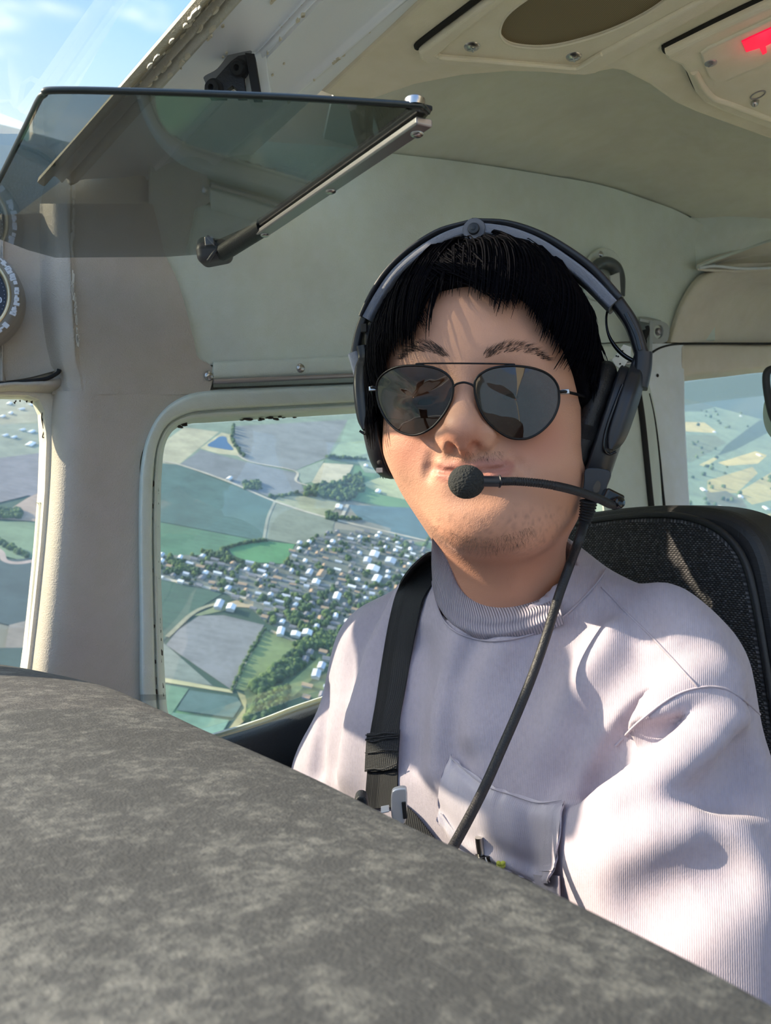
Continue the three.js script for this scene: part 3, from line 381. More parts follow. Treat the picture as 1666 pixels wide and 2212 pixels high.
  RR([[880, 2040], [1060, 2020], [1110, 2110], [950, 2100]], [92, 150, 84]); RR([[1170, 2110], [1400, 2060], [1400, 2300], [1250, 2240]], [220, 190, 120]); RR([[640, 1610], [780, 1540], [820, 1550], [700, 1630]], [212, 196, 130]); RR([[700, 1880], [900, 1860], [1060, 1950], [1100, 2020], [760, 2010]], [112, 116, 116]); RR([[500, 1320], [800, 1330], [900, 1400], [560, 1590], [500, 1580]], [116, 132, 124]);

  // ponds
  const pond = (pix, label) => tag(struct('pond', uvm(slab(pix.map(([x, y]) => G(x, y, 0.9)), gnd(0, 0, 0), GX, GZ.clone().negate(), 0.3, 0.9)), std(col(40, 78, 112), { roughness: 0.08 })), label);
  pond(spline(Z5([[365, 497], [400, 470], [430, 450], [462, 452], [470, 478], [490, 500], [497, 521], [430, 512]]).map(([x, y]) => V(x, y, 0)), 30, true).map((p) => [p.x, p.y]), 'small blue farm pond with pale banks');

  // ---- houses of the town
  const wallM = [std(col(214, 212, 206), { roughness: 0.9 }), std(col(176, 170, 158), { roughness: 0.9 }), std(col(150, 156, 160), { roughness: 0.9 })], roofM = [std(col(236, 236, 232), { roughness: 0.6 }), std(col(122, 122, 124), { roughness: 0.8 }), std(col(168, 142, 112), { roughness: 0.8 }), std(col(196, 200, 204), { roughness: 0.5 })];
  const bodyG = new THREE.BoxGeometry(1, 1, 1); bodyG.translate(0, 0.5, 0);
  const roofG = new THREE.ExtrudeGeometry(new THREE.Shape([[-0.56, 0], [0.56, 0], [0, 0.42]].map(([x, y]) => new THREE.Vector2(x, y))), { depth: 1.1, bevelEnabled: false }); roofG.translate(0, 1, -0.55);
  const street = V().subVectors(G(900, 1260), G(600, 1190)).normalize(), qT = new THREE.Quaternion().setFromRotationMatrix(new THREE.Matrix4().makeBasis(street, UPG, V().crossVectors(street, UPG)));
  const turnG = (a) => qT.clone().multiply(new THREE.Quaternion().setFromAxisAngle(UP, a));
  function house(name, p, w, h, l, rot, wm, rm) { const o = new THREE.Mesh(bodyG, wallM[wm]); o.name = numbered(name); o.position.copy(p); o.quaternion.copy(turnG(rot)); o.scale.set(w, h, l); o.castShadow = o.receiveShadow = true; const r = new THREE.Mesh(roofG, roofM[rm]); r.name = 'roof'; r.castShadow = r.receiveShadow = true; o.add(r); scene.add(o); return o; }
  const sheds = [[1250, 1082, 26, 44, 0, 'long white roofed shed at the upper right of the town'], [1212, 1116, 22, 36, 3, 'grey roofed shed left of the white roofed shed'], [1242, 1160, 34, 40, 0, 'wide white hall in the middle of the town near the black strap'], [1335, 1118, 30, 40, 3, 'pale hall nearest to the shoulder strap'], [1262, 1216, 22, 46, 0, 'long white roofed shed near the right shoulder'], [1050, 1310, 18, 40, 0, 'white roofed shed among dark trees below the town centre'], [968, 1190, 20, 46, 2, 'orange brown roofed hall in the town'], [905, 1180, 16, 34, 3, 'narrow pale hall left of the orange brown roof'], [940, 1232, 20, 28, 0, 'small white hall below the orange brown roof'], [425, 1350, 18, 40, 3, 'grey farm shed left of the tan plot'], [488, 1368, 20, 26, 0, 'bright white barn below the tan plot'], [1062, 828, 22, 36, 0, 'white farm buildings beside the blue field'], [1270, 746, 18, 34, 0, 'white farm shed by the yellow field'], [832, 1508, 22, 22, 0, 'white house left of a pair at the wood'], [892, 1504, 22, 24, 0, 'white house right of a pair at the wood'], [752, 1496, 16, 34, 0, 'long white house at the edge of the meadow'], [480, 680, 14, 30, 0, 'white farmhouse beside the diagonal road'], [940, 1722, 18, 30, 3, 'grey roofed house low by the dark sleeve'], [968, 1680, 16, 26, 3, 'grey house above the grey roofed one near the sleeve'], [1205, 610, 16, 26, 0, 'white farmhouse in the pale fields by the headset']];
  seedN = 77; const halls = [];
  for (const [x, y, w, l, rm, label] of sheds) { const [q] = Z5([[x, y]]); const hp = G(q[0], q[1], 0.4); halls.push([hp, l * 0.42]); tag(house('hall', hp, w * 0.66, rr(4, 6), l * 0.66, rr(-0.1, 0.1), 0, rm), label, 'building'); }
  const inside = (x, y, pg) => { let c = false; for (let i = 0, j = pg.length - 1; i < pg.length; j = i++) if ((pg[i][1] > y) !== (pg[j][1] > y) && x < (pg[j][0] - pg[i][0]) * (y - pg[i][1]) / (pg[j][1] - pg[i][1]) + pg[i][0]) c = !c; return c; };
  const taken = []; let tries = 0;
  const labels = ['small pale house in the rows of the town below the door window', 'small grey house in the rows of the town below the door window', 'small tan house in the rows of the town below the door window'];
  while (taken.length < 235 && tries++ < 20000) {
    const low = rnd() < 0.18, X = low ? rr(880, 1010) : rr(60, 1560), Y = low ? rr(1600, 1840) : rr(960, 1480); if (!low && !inside(X, Y, town)) continue;
    const dens = low ? 1 : sstep(200, 700, X) * 0.8 + 0.45; if (rnd() > dens) continue;
    const [q] = Z5([[X, Y]]), p = G(q[0], q[1], 0.4); if (taken.some((t) => t.distanceToSquared(p) < 460) || halls.some(([q, r]) => q.distanceTo(p) < r + 12)) continue; taken.push(p);
    const k = rnd() < 0.36 ? 0 : rnd() < 0.6 ? 1 : 2, rm = k === 0 ? (rnd() < 0.6 ? 0 : 3) : k; tag(house('house', p, rr(6.5, 10), rr(3, 5), rr(9, 15), (rnd() < 0.5 ? 0 : 1.57) + rr(-0.1, 0.1), k, rm), labels[k], 'house', ['pale houses of the town', 'grey houses of the town', 'tan houses of the town'][k]);
  }
  // small white farm buildings in the front and rear windows
  for (const [x, y, w] of [[20, 874, 10], [46, 886, 9], [23, 895, 8], [5, 902, 9], [70, 876, 12], [48, 931, 8], [68, 935, 10], [11, 943, 8], [30, 947, 8], [66, 962, 14], [92, 920, 9]]) tag(house('farmhouse', G(x, y, 0.4), w, 4, w * 2, rr(-0.3, 0.3), 0, 0), 'tiny white farm building seen through the front window', 'house', 'white specks of farms in the front window');
  for (const [x, y] of [[1543, 935], [1560, 1100], [1600, 900], [1640, 985], [1630, 842], [1500, 852], [1580, 880], [1520, 1060], [1655, 1100], [1600, 1075]]) tag(house('farmhouse', G(x, y, 0.4), 16, 5, 30, rr(-0.5, 0.5), 0, 0), 'tiny white farm building seen through the rear window', 'house', 'white specks of farms in the rear window');

  // ---- trees: the larger ones one by one, the rest as woods
  const tg = new THREE.IcosahedronGeometry(1, 1), tp = tg.attributes.position; for (let i = 0; i < tp.count; i++) { const v = V().fromBufferAttribute(tp, i), k = 0.82 + 0.34 * vnoise(v.x * 2.1 + 9, v.y * 2.1 + 4, v.z * 2.1 + 7); tp.setXYZ(i, v.x * k, v.y * k * 1.05 + 0.75, v.z * k); } tg.computeVertexNormals();
  const leafM = [std(col(58, 84, 46), { roughness: 1 }), std(col(46, 72, 44), { roughness: 1 }), std(col(78, 100, 52), { roughness: 1 })];
  const spots = []; const addT = (X, Y, s) => { const [q] = Z5([[X, Y]]); spots.push([q[0], q[1], s]); };
  seedN = 99;
  for (let i = 0; i < 5200; i++) { const X = rr(60, 1600), Y = rr(960, 1640); if (!inside(X, Y, town)) continue; const f = fbm(X * 0.012, Y * 0.02, 4.5, 3), m = X < 760 ? 0.46 : Y > 1270 ? 0.36 : 0.47; if (f < m - 0.02 * rnd()) continue; addT(X, Y, rr(3.5, 8)); }
  const wood = (pg, n, a, b) => { let xs = pg.map((q) => q[0]), ys = pg.map((q) => q[1]); for (let i = 0, k = 0; i < n * 8 && k < n; i++) { const X = rr(Math.min(...xs), Math.max(...xs)), Y = rr(Math.min(...ys), Math.max(...ys)); if (inside(X, Y, pg)) { addT(X, Y, rr(a, b)); k++; } } };
  wood([[590, 1790], [890, 1545], [960, 1560], [930, 1640], [700, 1780], [640, 1830]], 520, 5, 9); wood([[640, 1830], [800, 1790], [760, 1900], [620, 1980], [560, 1960]], 320, 5, 9); wood([[880, 730], [1180, 650], [1200, 740], [1100, 800], [880, 765]], 260, 5, 10); wood([[145, 1090], [250, 1100], [300, 1180], [150, 1190]], 240, 4, 7); wood([[330, 1060], [470, 1080], [480, 1120], [360, 1120]], 90, 4, 7); wood([[550, 700], [640, 690], [650, 735], [560, 730]], 60, 5, 8); wood([[640, 1300], [1040, 1300], [1060, 1440], [900, 1500], [690, 1440]], 700, 5, 9); wood([[990, 850], [1060, 870], [1050, 900], [990, 890]], 40, 4, 7); wood([[1350, 990], [1480, 1030], [1470, 1060], [1350, 1030]], 90, 5, 8); wood([[820, 1560], [1060, 1440], [1060, 1560], [900, 1600]], 200, 4, 8);
  const line = (l, n, a, b) => { const c = spline(l.map(([x, y]) => V(x, y, 0)), n); c.forEach((p) => addT(p.x + rr(-5, 5), p.y + rr(-4, 4), rr(a, b))); };
  line([[440, 1050], [450, 1085], [520, 1110], [600, 1135]], 40, 4, 6); line([[440, 1050], [560, 1020], [680, 1003]], 40, 4, 6); line([[490, 1800], [590, 1600], [670, 1475]], 34, 3, 5); line([[500, 395], [500, 480], [560, 560]], 26, 5, 9); line([[1000, 560], [1200, 575]], 30, 5, 8); line([[700, 770], [760, 768], [840, 745]], 16, 4, 7); line([[270, 1110], [330, 1120], [330, 1190]], 18, 3, 5); line([[1180, 890], [1110, 890], [1020, 880]], 26, 4, 7); line([[1560, 960], [1500, 1060]], 20, 4, 7);
  for (let i = 0; i < 260; i++) { const X = rr(1480, 1666), Y = rr(810, 1210); if (fbm(X * 0.03, Y * 0.05, 1.5, 3) > 0.52) spots.push([X, Y, rr(7, 14)]); }
  for (let i = 0; i < 130; i++) spots.push([rr(-20, 45), 1112 + rr(-9, 9), rr(4, 8)]); for (let i = 0; i < 60; i++) { const t = rnd(); spots.push([lerp(-10, 60, t), lerp(1170, 1205, t) + rr(-4, 4), rr(4, 7)]); }
  const list = spots.map(([x, y, s]) => ({ p: G(x, y, 0), s })).filter((t) => !taken.some((q) => q.distanceTo(t.p) < t.s * 0.85 + 8) && !halls.some(([q, r]) => q.distanceTo(t.p) < r + t.s * 0.6)).sort((a, b) => b.s / b.p.distanceTo(EYE) - a.s / a.p.distanceTo(EYE));
  const qG = new THREE.Quaternion().setFromUnitVectors(UP, UPG), place = (o, t) => { o.position.copy(t.p); o.quaternion.copy(qG).multiply(new THREE.Quaternion().setFromAxisAngle(UP, rr(0, 6.28))); { const k = t.s * 0.72; o.scale.set(k * rr(0.85, 1.15), k * rr(0.8, 1.2), k * rr(0.85, 1.15)); }; };
  const big = [], small = []; for (const t of list) (big.length < 260 && !big.some((q) => q.p.distanceTo(t.p) < (q.s + t.s) * 0.95) ? big : small).push(t);
  big.forEach((t) => { const k = Math.floor(rnd() * 3), o = new THREE.Mesh(tg, leafM[k]); o.name = numbered('tree'); o.castShadow = o.receiveShadow = true; place(o, t); scene.add(o); tag(o, 'dark round tree in the woods and gardens far below', 'tree', 'trees of the farmland far below'); });
  const rest = small, im = new THREE.InstancedMesh(tg, std(0xffffff, { roughness: 1 }), rest.length), dummy = new THREE.Object3D(), tc = [col(58, 84, 46), col(46, 72, 44), col(78, 100, 52)];
  rest.forEach((t, i) => { place(dummy, t); dummy.updateMatrix(); im.setMatrixAt(i, dummy.matrix); im.setColorAt(i, tc[Math.floor(rnd() * 3)]); });
  im.name = 'woodland'; im.castShadow = im.receiveShadow = true; scene.add(im); tag(im, 'woods and garden trees all over the farmland', 'trees', null, 'stuff');

  // hills that close the horizon
  const hp = [], N = 160, rows = [0, 0.25, 0.55, 0.8, 1, 0.8]; rows.forEach((t, j) => { for (let i = 0; i < N; i++) { const a = i / N * 6.2832, hgt = 560 + 330 * fbm(Math.cos(a) * 3 + 8, Math.sin(a) * 3 + 8, 0.5, 4) + 60 * fbm(Math.cos(a) * 14 + 8, Math.sin(a) * 14 + 8, 2.5, 3), rad = 5500 + 200 * j + 300 * fbm(Math.cos(a) * 5 + 3, Math.sin(a) * 5 + 3, 4.5, 3); hp.push(gnd(Math.cos(a) * rad, Math.sin(a) * rad, j ? hgt * t + 40 * (fbm(Math.cos(a) * 30 + j, Math.sin(a) * 30, 5.5, 3) - 0.5) : -5)); } });
  const hills = struct('hills', sheet(hp, N, rows.length, 0, true, true), std(col(70, 92, 84), { roughness: 1 })); hills.userData.label = 'wooded hills along the horizon';
}
// ================================================================= SOLID SHAPES FROM DISTANCE FIELDS
const hyp = Math.hypot, smin = (a, b, k) => { const h = Math.max(k - Math.abs(a - b), 0) / k; return Math.min(a, b) - h * h * k * 0.25; }, smax = (a, b, k) => -smin(-a, -b, k);
const ell = (x, y, z, a, b, c) => { const k0 = hyp(x / a, y / b, z / c), k1 = hyp(x / (a * a), y / (b * b), z / (c * c)); return k1 < 1e-9 ? -Math.min(a, b, c) : k0 * (k0 - 1) / k1; };
function cap(x, y, z, ax, ay, az, bx, by, bz, ra, rb) { const dx = bx - ax, dy = by - ay, dz = bz - az, t = clamp(((x - ax) * dx + (y - ay) * dy + (z - az) * dz) / (dx * dx + dy * dy + dz * dz), 0, 1); return hyp(x - ax - dx * t, y - ay - dy * t, z - az - dz * t) - (ra + (rb - ra) * t); }
function chain(x, y, z, pts, r) { let d = 1e9; for (let i = 0; i < pts.length - 1; i++) { const a = pts[i], b = pts[i + 1]; d = Math.min(d, cap(x, y, z, a[0], a[1], a[2], b[0], b[1], b[2], typeof r === 'number' ? r : r[i], typeof r === 'number' ? r : r[i + 1])); } return d; }
// surface nets over a grid, empty blocks skipped
function sdfMesh(f, lo, hi, h) {
  const n = lo.map((a, i) => Math.ceil((hi[i] - a) / h) + 1), [nx, ny, nz] = n, val = new Float32Array(nx * ny * nz).fill(1), at = (i, j, k) => (k * ny + j) * nx + i, B = 6;
  for (let k0 = 0; k0 < nz; k0 += B) for (let j0 = 0; j0 < ny; j0 += B) for (let i0 = 0; i0 < nx; i0 += B) {
    const c = f(lo[0] + (i0 + B / 2) * h, lo[1] + (j0 + B / 2) * h, lo[2] + (k0 + B / 2) * h), far = Math.abs(c) > B * h * 1.25;
    for (let k = k0; k < Math.min(k0 + B, nz); k++) for (let j = j0; j < Math.min(j0 + B, ny); j++) for (let i = i0; i < Math.min(i0 + B, nx); i++) val[at(i, j, k)] = far ? c : f(lo[0] + i * h, lo[1] + j * h, lo[2] + k * h);
  }
  const id = new Int32Array(nx * ny * nz).fill(-1), pos = [], idx = [];
  for (let k = 0; k < nz - 1; k++) for (let j = 0; j < ny - 1; j++) for (let i = 0; i < nx - 1; i++) {
    let sx = 0, sy = 0, sz = 0, m = 0; const v = [];
    for (let c = 0; c < 8; c++) v.push(val[at(i + (c & 1), j + ((c >> 1) & 1), k + (c >> 2))]);
    for (let a = 0; a < 8; a++) for (const bit of [1, 2, 4]) { if (a & bit) continue; const b = a | bit; if ((v[a] < 0) === (v[b] < 0)) continue; const t = v[a] / (v[a] - v[b]); sx += (a & 1) + (bit === 1 ? t : 0); sy += ((a >> 1) & 1) + (bit === 2 ? t : 0); sz += (a >> 2) + (bit === 4 ? t : 0); m++; }
    if (m) { id[at(i, j, k)] = pos.length / 3; pos.push(lo[0] + (i + sx / m) * h, lo[1] + (j + sy / m) * h, lo[2] + (k + sz / m) * h); }
  }
  const quad = (a, b, c, d, w) => { if (a < 0 || b < 0 || c < 0 || d < 0) return; w ? idx.push(a, b, c, a, c, d) : idx.push(a, c, b, a, d, c); };
  for (let k = 1; k < nz - 1; k++) for (let j = 1; j < ny - 1; j++) for (let i = 1; i < nx - 1; i++) {
    const s = val[at(i, j, k)] < 0;
    if (s !== val[at(i + 1, j, k)] < 0) quad(id[at(i, j - 1, k - 1)], id[at(i, j, k - 1)], id[at(i, j, k)], id[at(i, j - 1, k)], s);
    if (s !== val[at(i, j + 1, k)] < 0) quad(id[at(i - 1, j, k - 1)], id[at(i - 1, j, k)], id[at(i, j, k)], id[at(i, j, k - 1)], s);
    if (s !== val[at(i, j, k + 1)] < 0) quad(id[at(i - 1, j - 1, k)], id[at(i, j - 1, k)], id[at(i, j, k)], id[at(i - 1, j, k)], s);
  }
  const g = new THREE.BufferGeometry(), nr = [], e = h * 0.35, uv = [];
  for (let i = 0; i < pos.length; i += 3) {                             // pull onto the surface, take the normal from the field
    let x = pos[i], y = pos[i + 1], z = pos[i + 2], gx, gy, gz, l;
    for (let q = 0; q < 2; q++) { gx = f(x + e, y, z) - f(x - e, y, z); gy = f(x, y + e, z) - f(x, y - e, z); gz = f(x, y, z + e) - f(x, y, z - e); l = hyp(gx, gy, gz) || 1; gx /= l; gy /= l; gz /= l; if (!q) { const d = clamp(f(x, y, z) * Math.min(1, 2 * e / l), -h * 0.5, h * 0.5); x -= gx * d; y -= gy * d; z -= gz * d; } }
    pos[i] = x; pos[i + 1] = y; pos[i + 2] = z; nr.push(gx, gy, gz); uv.push(x + z * 0.35, y + z * 0.2);
  }
  g.setAttribute('position', new THREE.Float32BufferAttribute(pos, 3)); g.setAttribute('normal', new THREE.Float32BufferAttribute(nr, 3)); g.setAttribute('uv', new THREE.Float32BufferAttribute(uv, 2)); g.setIndex(idx); return g;
}
function paintV(g, fn) { const p = g.attributes.position, c = []; for (let i = 0; i < p.count; i++) c.push(...fn(p.getX(i), p.getY(i), p.getZ(i))); g.setAttribute('color', new THREE.Float32BufferAttribute(c, 3)); return g; }
// first point where the ray through a pixel meets a field given in world coordinates
function meet(f, px, py, from = 0.3, to = 1.2) { const r = ray(px, py), L = r.length(); r.normalize(); let t = from * L; for (let i = 0; i < 160; i++) { const q = r.clone().multiplyScalar(t).add(EYE), d = f(q.x, q.y, q.z); if (d < 0.0003) return q; t += Math.max(d * 0.7, 0.0004); if (t > to * L) break; } return null; }
const grad = (f, p, e = 0.002) => V(f(p.x + e, p.y, p.z) - f(p.x - e, p.y, p.z), f(p.x, p.y + e, p.z) - f(p.x, p.y - e, p.z), f(p.x, p.y, p.z + e) - f(p.x, p.y, p.z - e)).normalize();

// ================================================================= THE PERSON
const HEAD = new THREE.Matrix4().compose(V(0.081, EYE.y + 0.078, -0.66), new THREE.Quaternion().setFromEuler(new THREE.Euler(0.0, -0.29, 0.03, 'YXZ')), V(1, 1, 1)), HEADI = HEAD.clone().invert();
const hl = (x, y, z) => V(x, y, z).applyMatrix4(HEAD), toHead = (p) => p.clone().applyMatrix4(HEADI);
const neckA = toHead(V(0.092, EYE.y - 0.005, -0.675)), neckB = toHead(V(0.112, EYE.y - 0.16, -0.728));
function skullF(x, y, z) { const ax = Math.abs(x); let d = ell(x, y - 0.042, z + 0.012, 0.0765, 0.090, 0.098); d = smin(d, ell(x, y - 0.042, z - 0.03, 0.062, 0.052, 0.056), 0.03); d = smin(d, ell(ax - 0.03, y - 0.02, z - 0.02, 0.043, 0.06, 0.05), 0.02); return d; }
const skew = (y) => 0.19 * Math.max(0, -y - 0.03);
function headBase(x0, y, z) {
  const x = x0 - skew(y), ax = Math.abs(x);
  let d = skullF(x0, y, z);
  d = smin(d, ell(x, y + 0.028, z - 0.022, 0.0625, 0.075, 0.061), 0.03);
  d = smin(d, ell(ax - 0.040, y + 0.030, z - 0.036, 0.032, 0.038, 0.036), 0.022);           // cheeks
  d = smin(d, ell(ax - 0.041, y + 0.054, z - 0.012, 0.024, 0.026, 0.036), 0.02);             // jowls
  d = smin(d, cap(ax, y, z, 0.047, -0.056, 0.004, 0.019, -0.086, 0.054, 0.019, 0.016), 0.026);
  d = smin(d, ell(x, y + 0.085, z - 0.063, 0.028, 0.018, 0.021), 0.022);                      // chin
  d = smin(d, ell(x, y + 0.06, z - 0.04, 0.043, 0.042, 0.042), 0.022);
  d = smin(d, ell(x, y + 0.080, z - 0.016, 0.043, 0.024, 0.046), 0.03);                       // under the chin
  d = smin(d, chain(ax, y, z, [[0, 0.030, 0.077], [0.022, 0.036, 0.074], [0.044, 0.032, 0.058]], 0.0105), 0.018);   // brow
  d = smax(d, -ell(ax - 0.031, y - 0.004, z - 0.099, 0.019, 0.013, 0.019), 0.016);            // eye hollows
  d = smin(d, ell(ax - 0.031, y - 0.003, z - 0.069, 0.0175, 0.0125, 0.0135), 0.006);          // lids
  d = smax(d, -ell(ax - 0.031, y - 0.002, z - 0.088, 0.0125, 0.0028, 0.010), 0.002);
  d = smin(d, cap(x0, y, z, 0, 0.022, 0.079, 0, -0.016, 0.099, 0.0066, 0.0095), 0.014);       // nose
  d = smin(d, ell(x0, y + 0.0215, z - 0.099, 0.0130, 0.0115, 0.0125), 0.009);
  d = smin(d, ell(Math.abs(x0) - 0.0140, y + 0.026, z - 0.0895, 0.0086, 0.0086, 0.0105), 0.007);
  d = smin(d, cap(x0, y, z, 0, -0.032, 0.100, 0, -0.036, 0.086, 0.0042, 0.005), 0.006);
  d = smax(d, -ell(Math.abs(x0) - 0.0076, y + 0.0330, z - 0.0985, 0.0034, 0.0030, 0.0056), 0.003);
  d = smin(d, ell(x, y + 0.051, z - 0.058, 0.036, 0.022, 0.023), 0.02);                      // mouth
  d = smin(d, ell(Math.abs(x0) - 0.078, y + 0.004, z + 0.012, 0.007, 0.028, 0.017), 0.006);    // ears
  d = smin(d, cap(x0, y, z, neckA.x, neckA.y, neckA.z, neckB.x, neckB.y, neckB.z, 0.0535, 0.0530), 0.028);
  return d;
}
const onFace = (x, y, off) => { let z = 0.13; for (let i = 0; i < 60; i++) { const d = headBase(x, y, z); if (d < 1e-4) break; z -= d * 0.7; } return [x, y, z + off]; };
const both = (l, off) => [...l.slice(1).reverse().map(([x, y]) => [-x, y]), ...l].map(([x, y]) => onFace(x + skew(y), y, off));
const lipU = both([[0, -0.0462], [0.008, -0.0445], [0.017, -0.0455], [0.026, -0.0462]], -0.0022), lipL = both([[0, -0.0556], [0.012, -0.0546], [0.022, -0.0508]], -0.0034), mline = both([[0, -0.0503], [0.010, -0.0498], [0.020, -0.0485], [0.030, -0.0455]], 0.0);
const foldL = [[0.0195, -0.029], [0.029, -0.039], [0.0355, -0.051]].map(([x, y]) => onFace(x + skew(y), y, 0.0012)), foldR = [[-0.0195, -0.029], [-0.029, -0.039], [-0.0355, -0.051]].map(([x, y]) => onFace(x + skew(y), y, 0.0012));
const dim = [-0.0325, 0.0325].map((x) => onFace(x + skew(-0.046), -0.046, 0.001)), creaseC = onFace(skew(-0.067), -0.067, 0.003);
function headF(x, y, z) {
  let d = headBase(x, y, z);
  if (y < -0.02 && y > -0.08 && z > 0.03) {
    d = smin(d, chain(x, y, z, lipU, [0.0012, 0.0019, 0.0023, 0.0020, 0.0023, 0.0019, 0.0012]), 0.003);
    d = smin(d, chain(x, y, z, lipL, [0.0016, 0.0030, 0.0036, 0.0030, 0.0016]), 0.005);
    d = smax(d, -chain(x, y, z, mline, [0.0022, 0.0017, 0.0015, 0.0013, 0.0015, 0.0017, 0.0022]), 0.0025);
    d = smax(d, -Math.min(chain(x, y, z, foldL, 0.0008), chain(x, y, z, foldR, 0.0008)), 0.009);
    for (const q of dim) d = smax(d, -(hyp(x - q[0], y - q[1], z - q[2]) - 0.002), 0.006);
    d = smax(d, -ell(x - creaseC[0], y - creaseC[1], z - creaseC[2], 0.016, 0.004, 0.004), 0.012);
  }
  return d;
}
const skinW = (x, y, z) => { const q = toHead(V(x, y, z)); return headF(q.x, q.y, q.z); };
const person = thing('person', 'young man with short black hair in a lilac grey sweatshirt, facing the camera', 'person', [0.1, EYE.y - 0.7, -0.74]);
const skinBump = tex(512, (u, v) => 0.6 * fbm(u * 90, v * 90, 4, 2, 90) + 0.4 * fbm(u * 24, v * 24, 6, 3, 24), false, 1 / 0.06);
const skinMat = phys(0xffffff, { vertexColors: true, roughness: 0.48, specularIntensity: 0.55, bumpMap: skinBump, bumpScale: 0.00022, sheen: 0.25, sheenRoughness: 0.5, sheenColor: new THREE.Color(1, 0.6, 0.5) });
{
  const g = sdfMesh(headF, [-0.1, -0.27, -0.13], [0.12, 0.15, 0.125], 0.0027);
  const base = col(202, 152, 127), red = col(188, 116, 98), lip = col(166, 92, 90), dark = col(104, 84, 76), warm = col(192, 134, 108), gap = col(70, 34, 32);
  const c = new THREE.Color();
  paintV(g, (x, y, z) => {
    const ax = Math.abs(x); c.copy(base);
    c.lerp(red, 0.45 * (1 - sstep(0.012, 0.032, hyp(ax - 0.043, (y + 0.026) * 1.1, (z - 0.06) * 0.6))) + 0.5 * (1 - sstep(0.008, 0.02, hyp(x, y + 0.027, z - 0.1))));
    c.lerp(warm, sstep(-0.06, -0.12, y) * 0.5);
    const lu = 1 - sstep(0.0018, 0.0042, chain(x, y, z, lipU, 0.001)), ll = 1 - sstep(0.003, 0.0058, chain(x, y, z, lipL, 0.001));
    c.lerp(lip, 0.5 * Math.max(lu, ll));
    c.lerp(gap, 0.92 * (1 - sstep(0.0005, 0.0016, chain(x, y, z, mline, 0.0004))));
    const n = fbm(x * 900 + 50, y * 900 + 50, 3.5, 2), beard = z > 0.0 ? Math.max((1 - sstep(0.010, 0.022, Math.abs(y + 0.093))) * sstep(0.03, 0.06, z) * 0.9, (1 - sstep(0.004, 0.009, Math.abs(y + 0.0395))) * (1 - sstep(0.014, 0.028, ax)) * sstep(0.06, 0.075, z) * 0.6) : 0;
    c.lerp(dark, clamp(beard * sstep(0.45, 0.8, n) * 0.45, 0, 0.5));
    return [c.r, c.g, c.b];
  });
  g.applyMatrix4(HEAD);
  const p = g.attributes.position, uv = g.attributes.uv; for (let i = 0; i < p.count; i++) uv.setXY(i, p.getX(i), p.getY(i));
  part('body', g, skinMat, person, 'face and neck with warm skin');
  // eyes behind the dark lenses
  for (const s of [-1, 1]) { const e = new THREE.SphereGeometry(0.0118, 24, 16); e.translate(s * 0.031, 0.002, 0.0685); e.applyMatrix4(HEAD); const o = part('eye', e, std(col(236, 232, 226), { roughness: 0.2 }), person); const ir = new THREE.SphereGeometry(0.006, 20, 12); ir.scale(1, 1, 0.4); ir.translate(s * 0.031, 0.002, 0.0785); ir.applyMatrix4(HEAD); part('iris', ir, std(col(40, 26, 18), { roughness: 0.2 }), o); }
}
const hairMat = phys(col(13, 13, 18), { roughness: 0.6, specularIntensity: 0.05 });
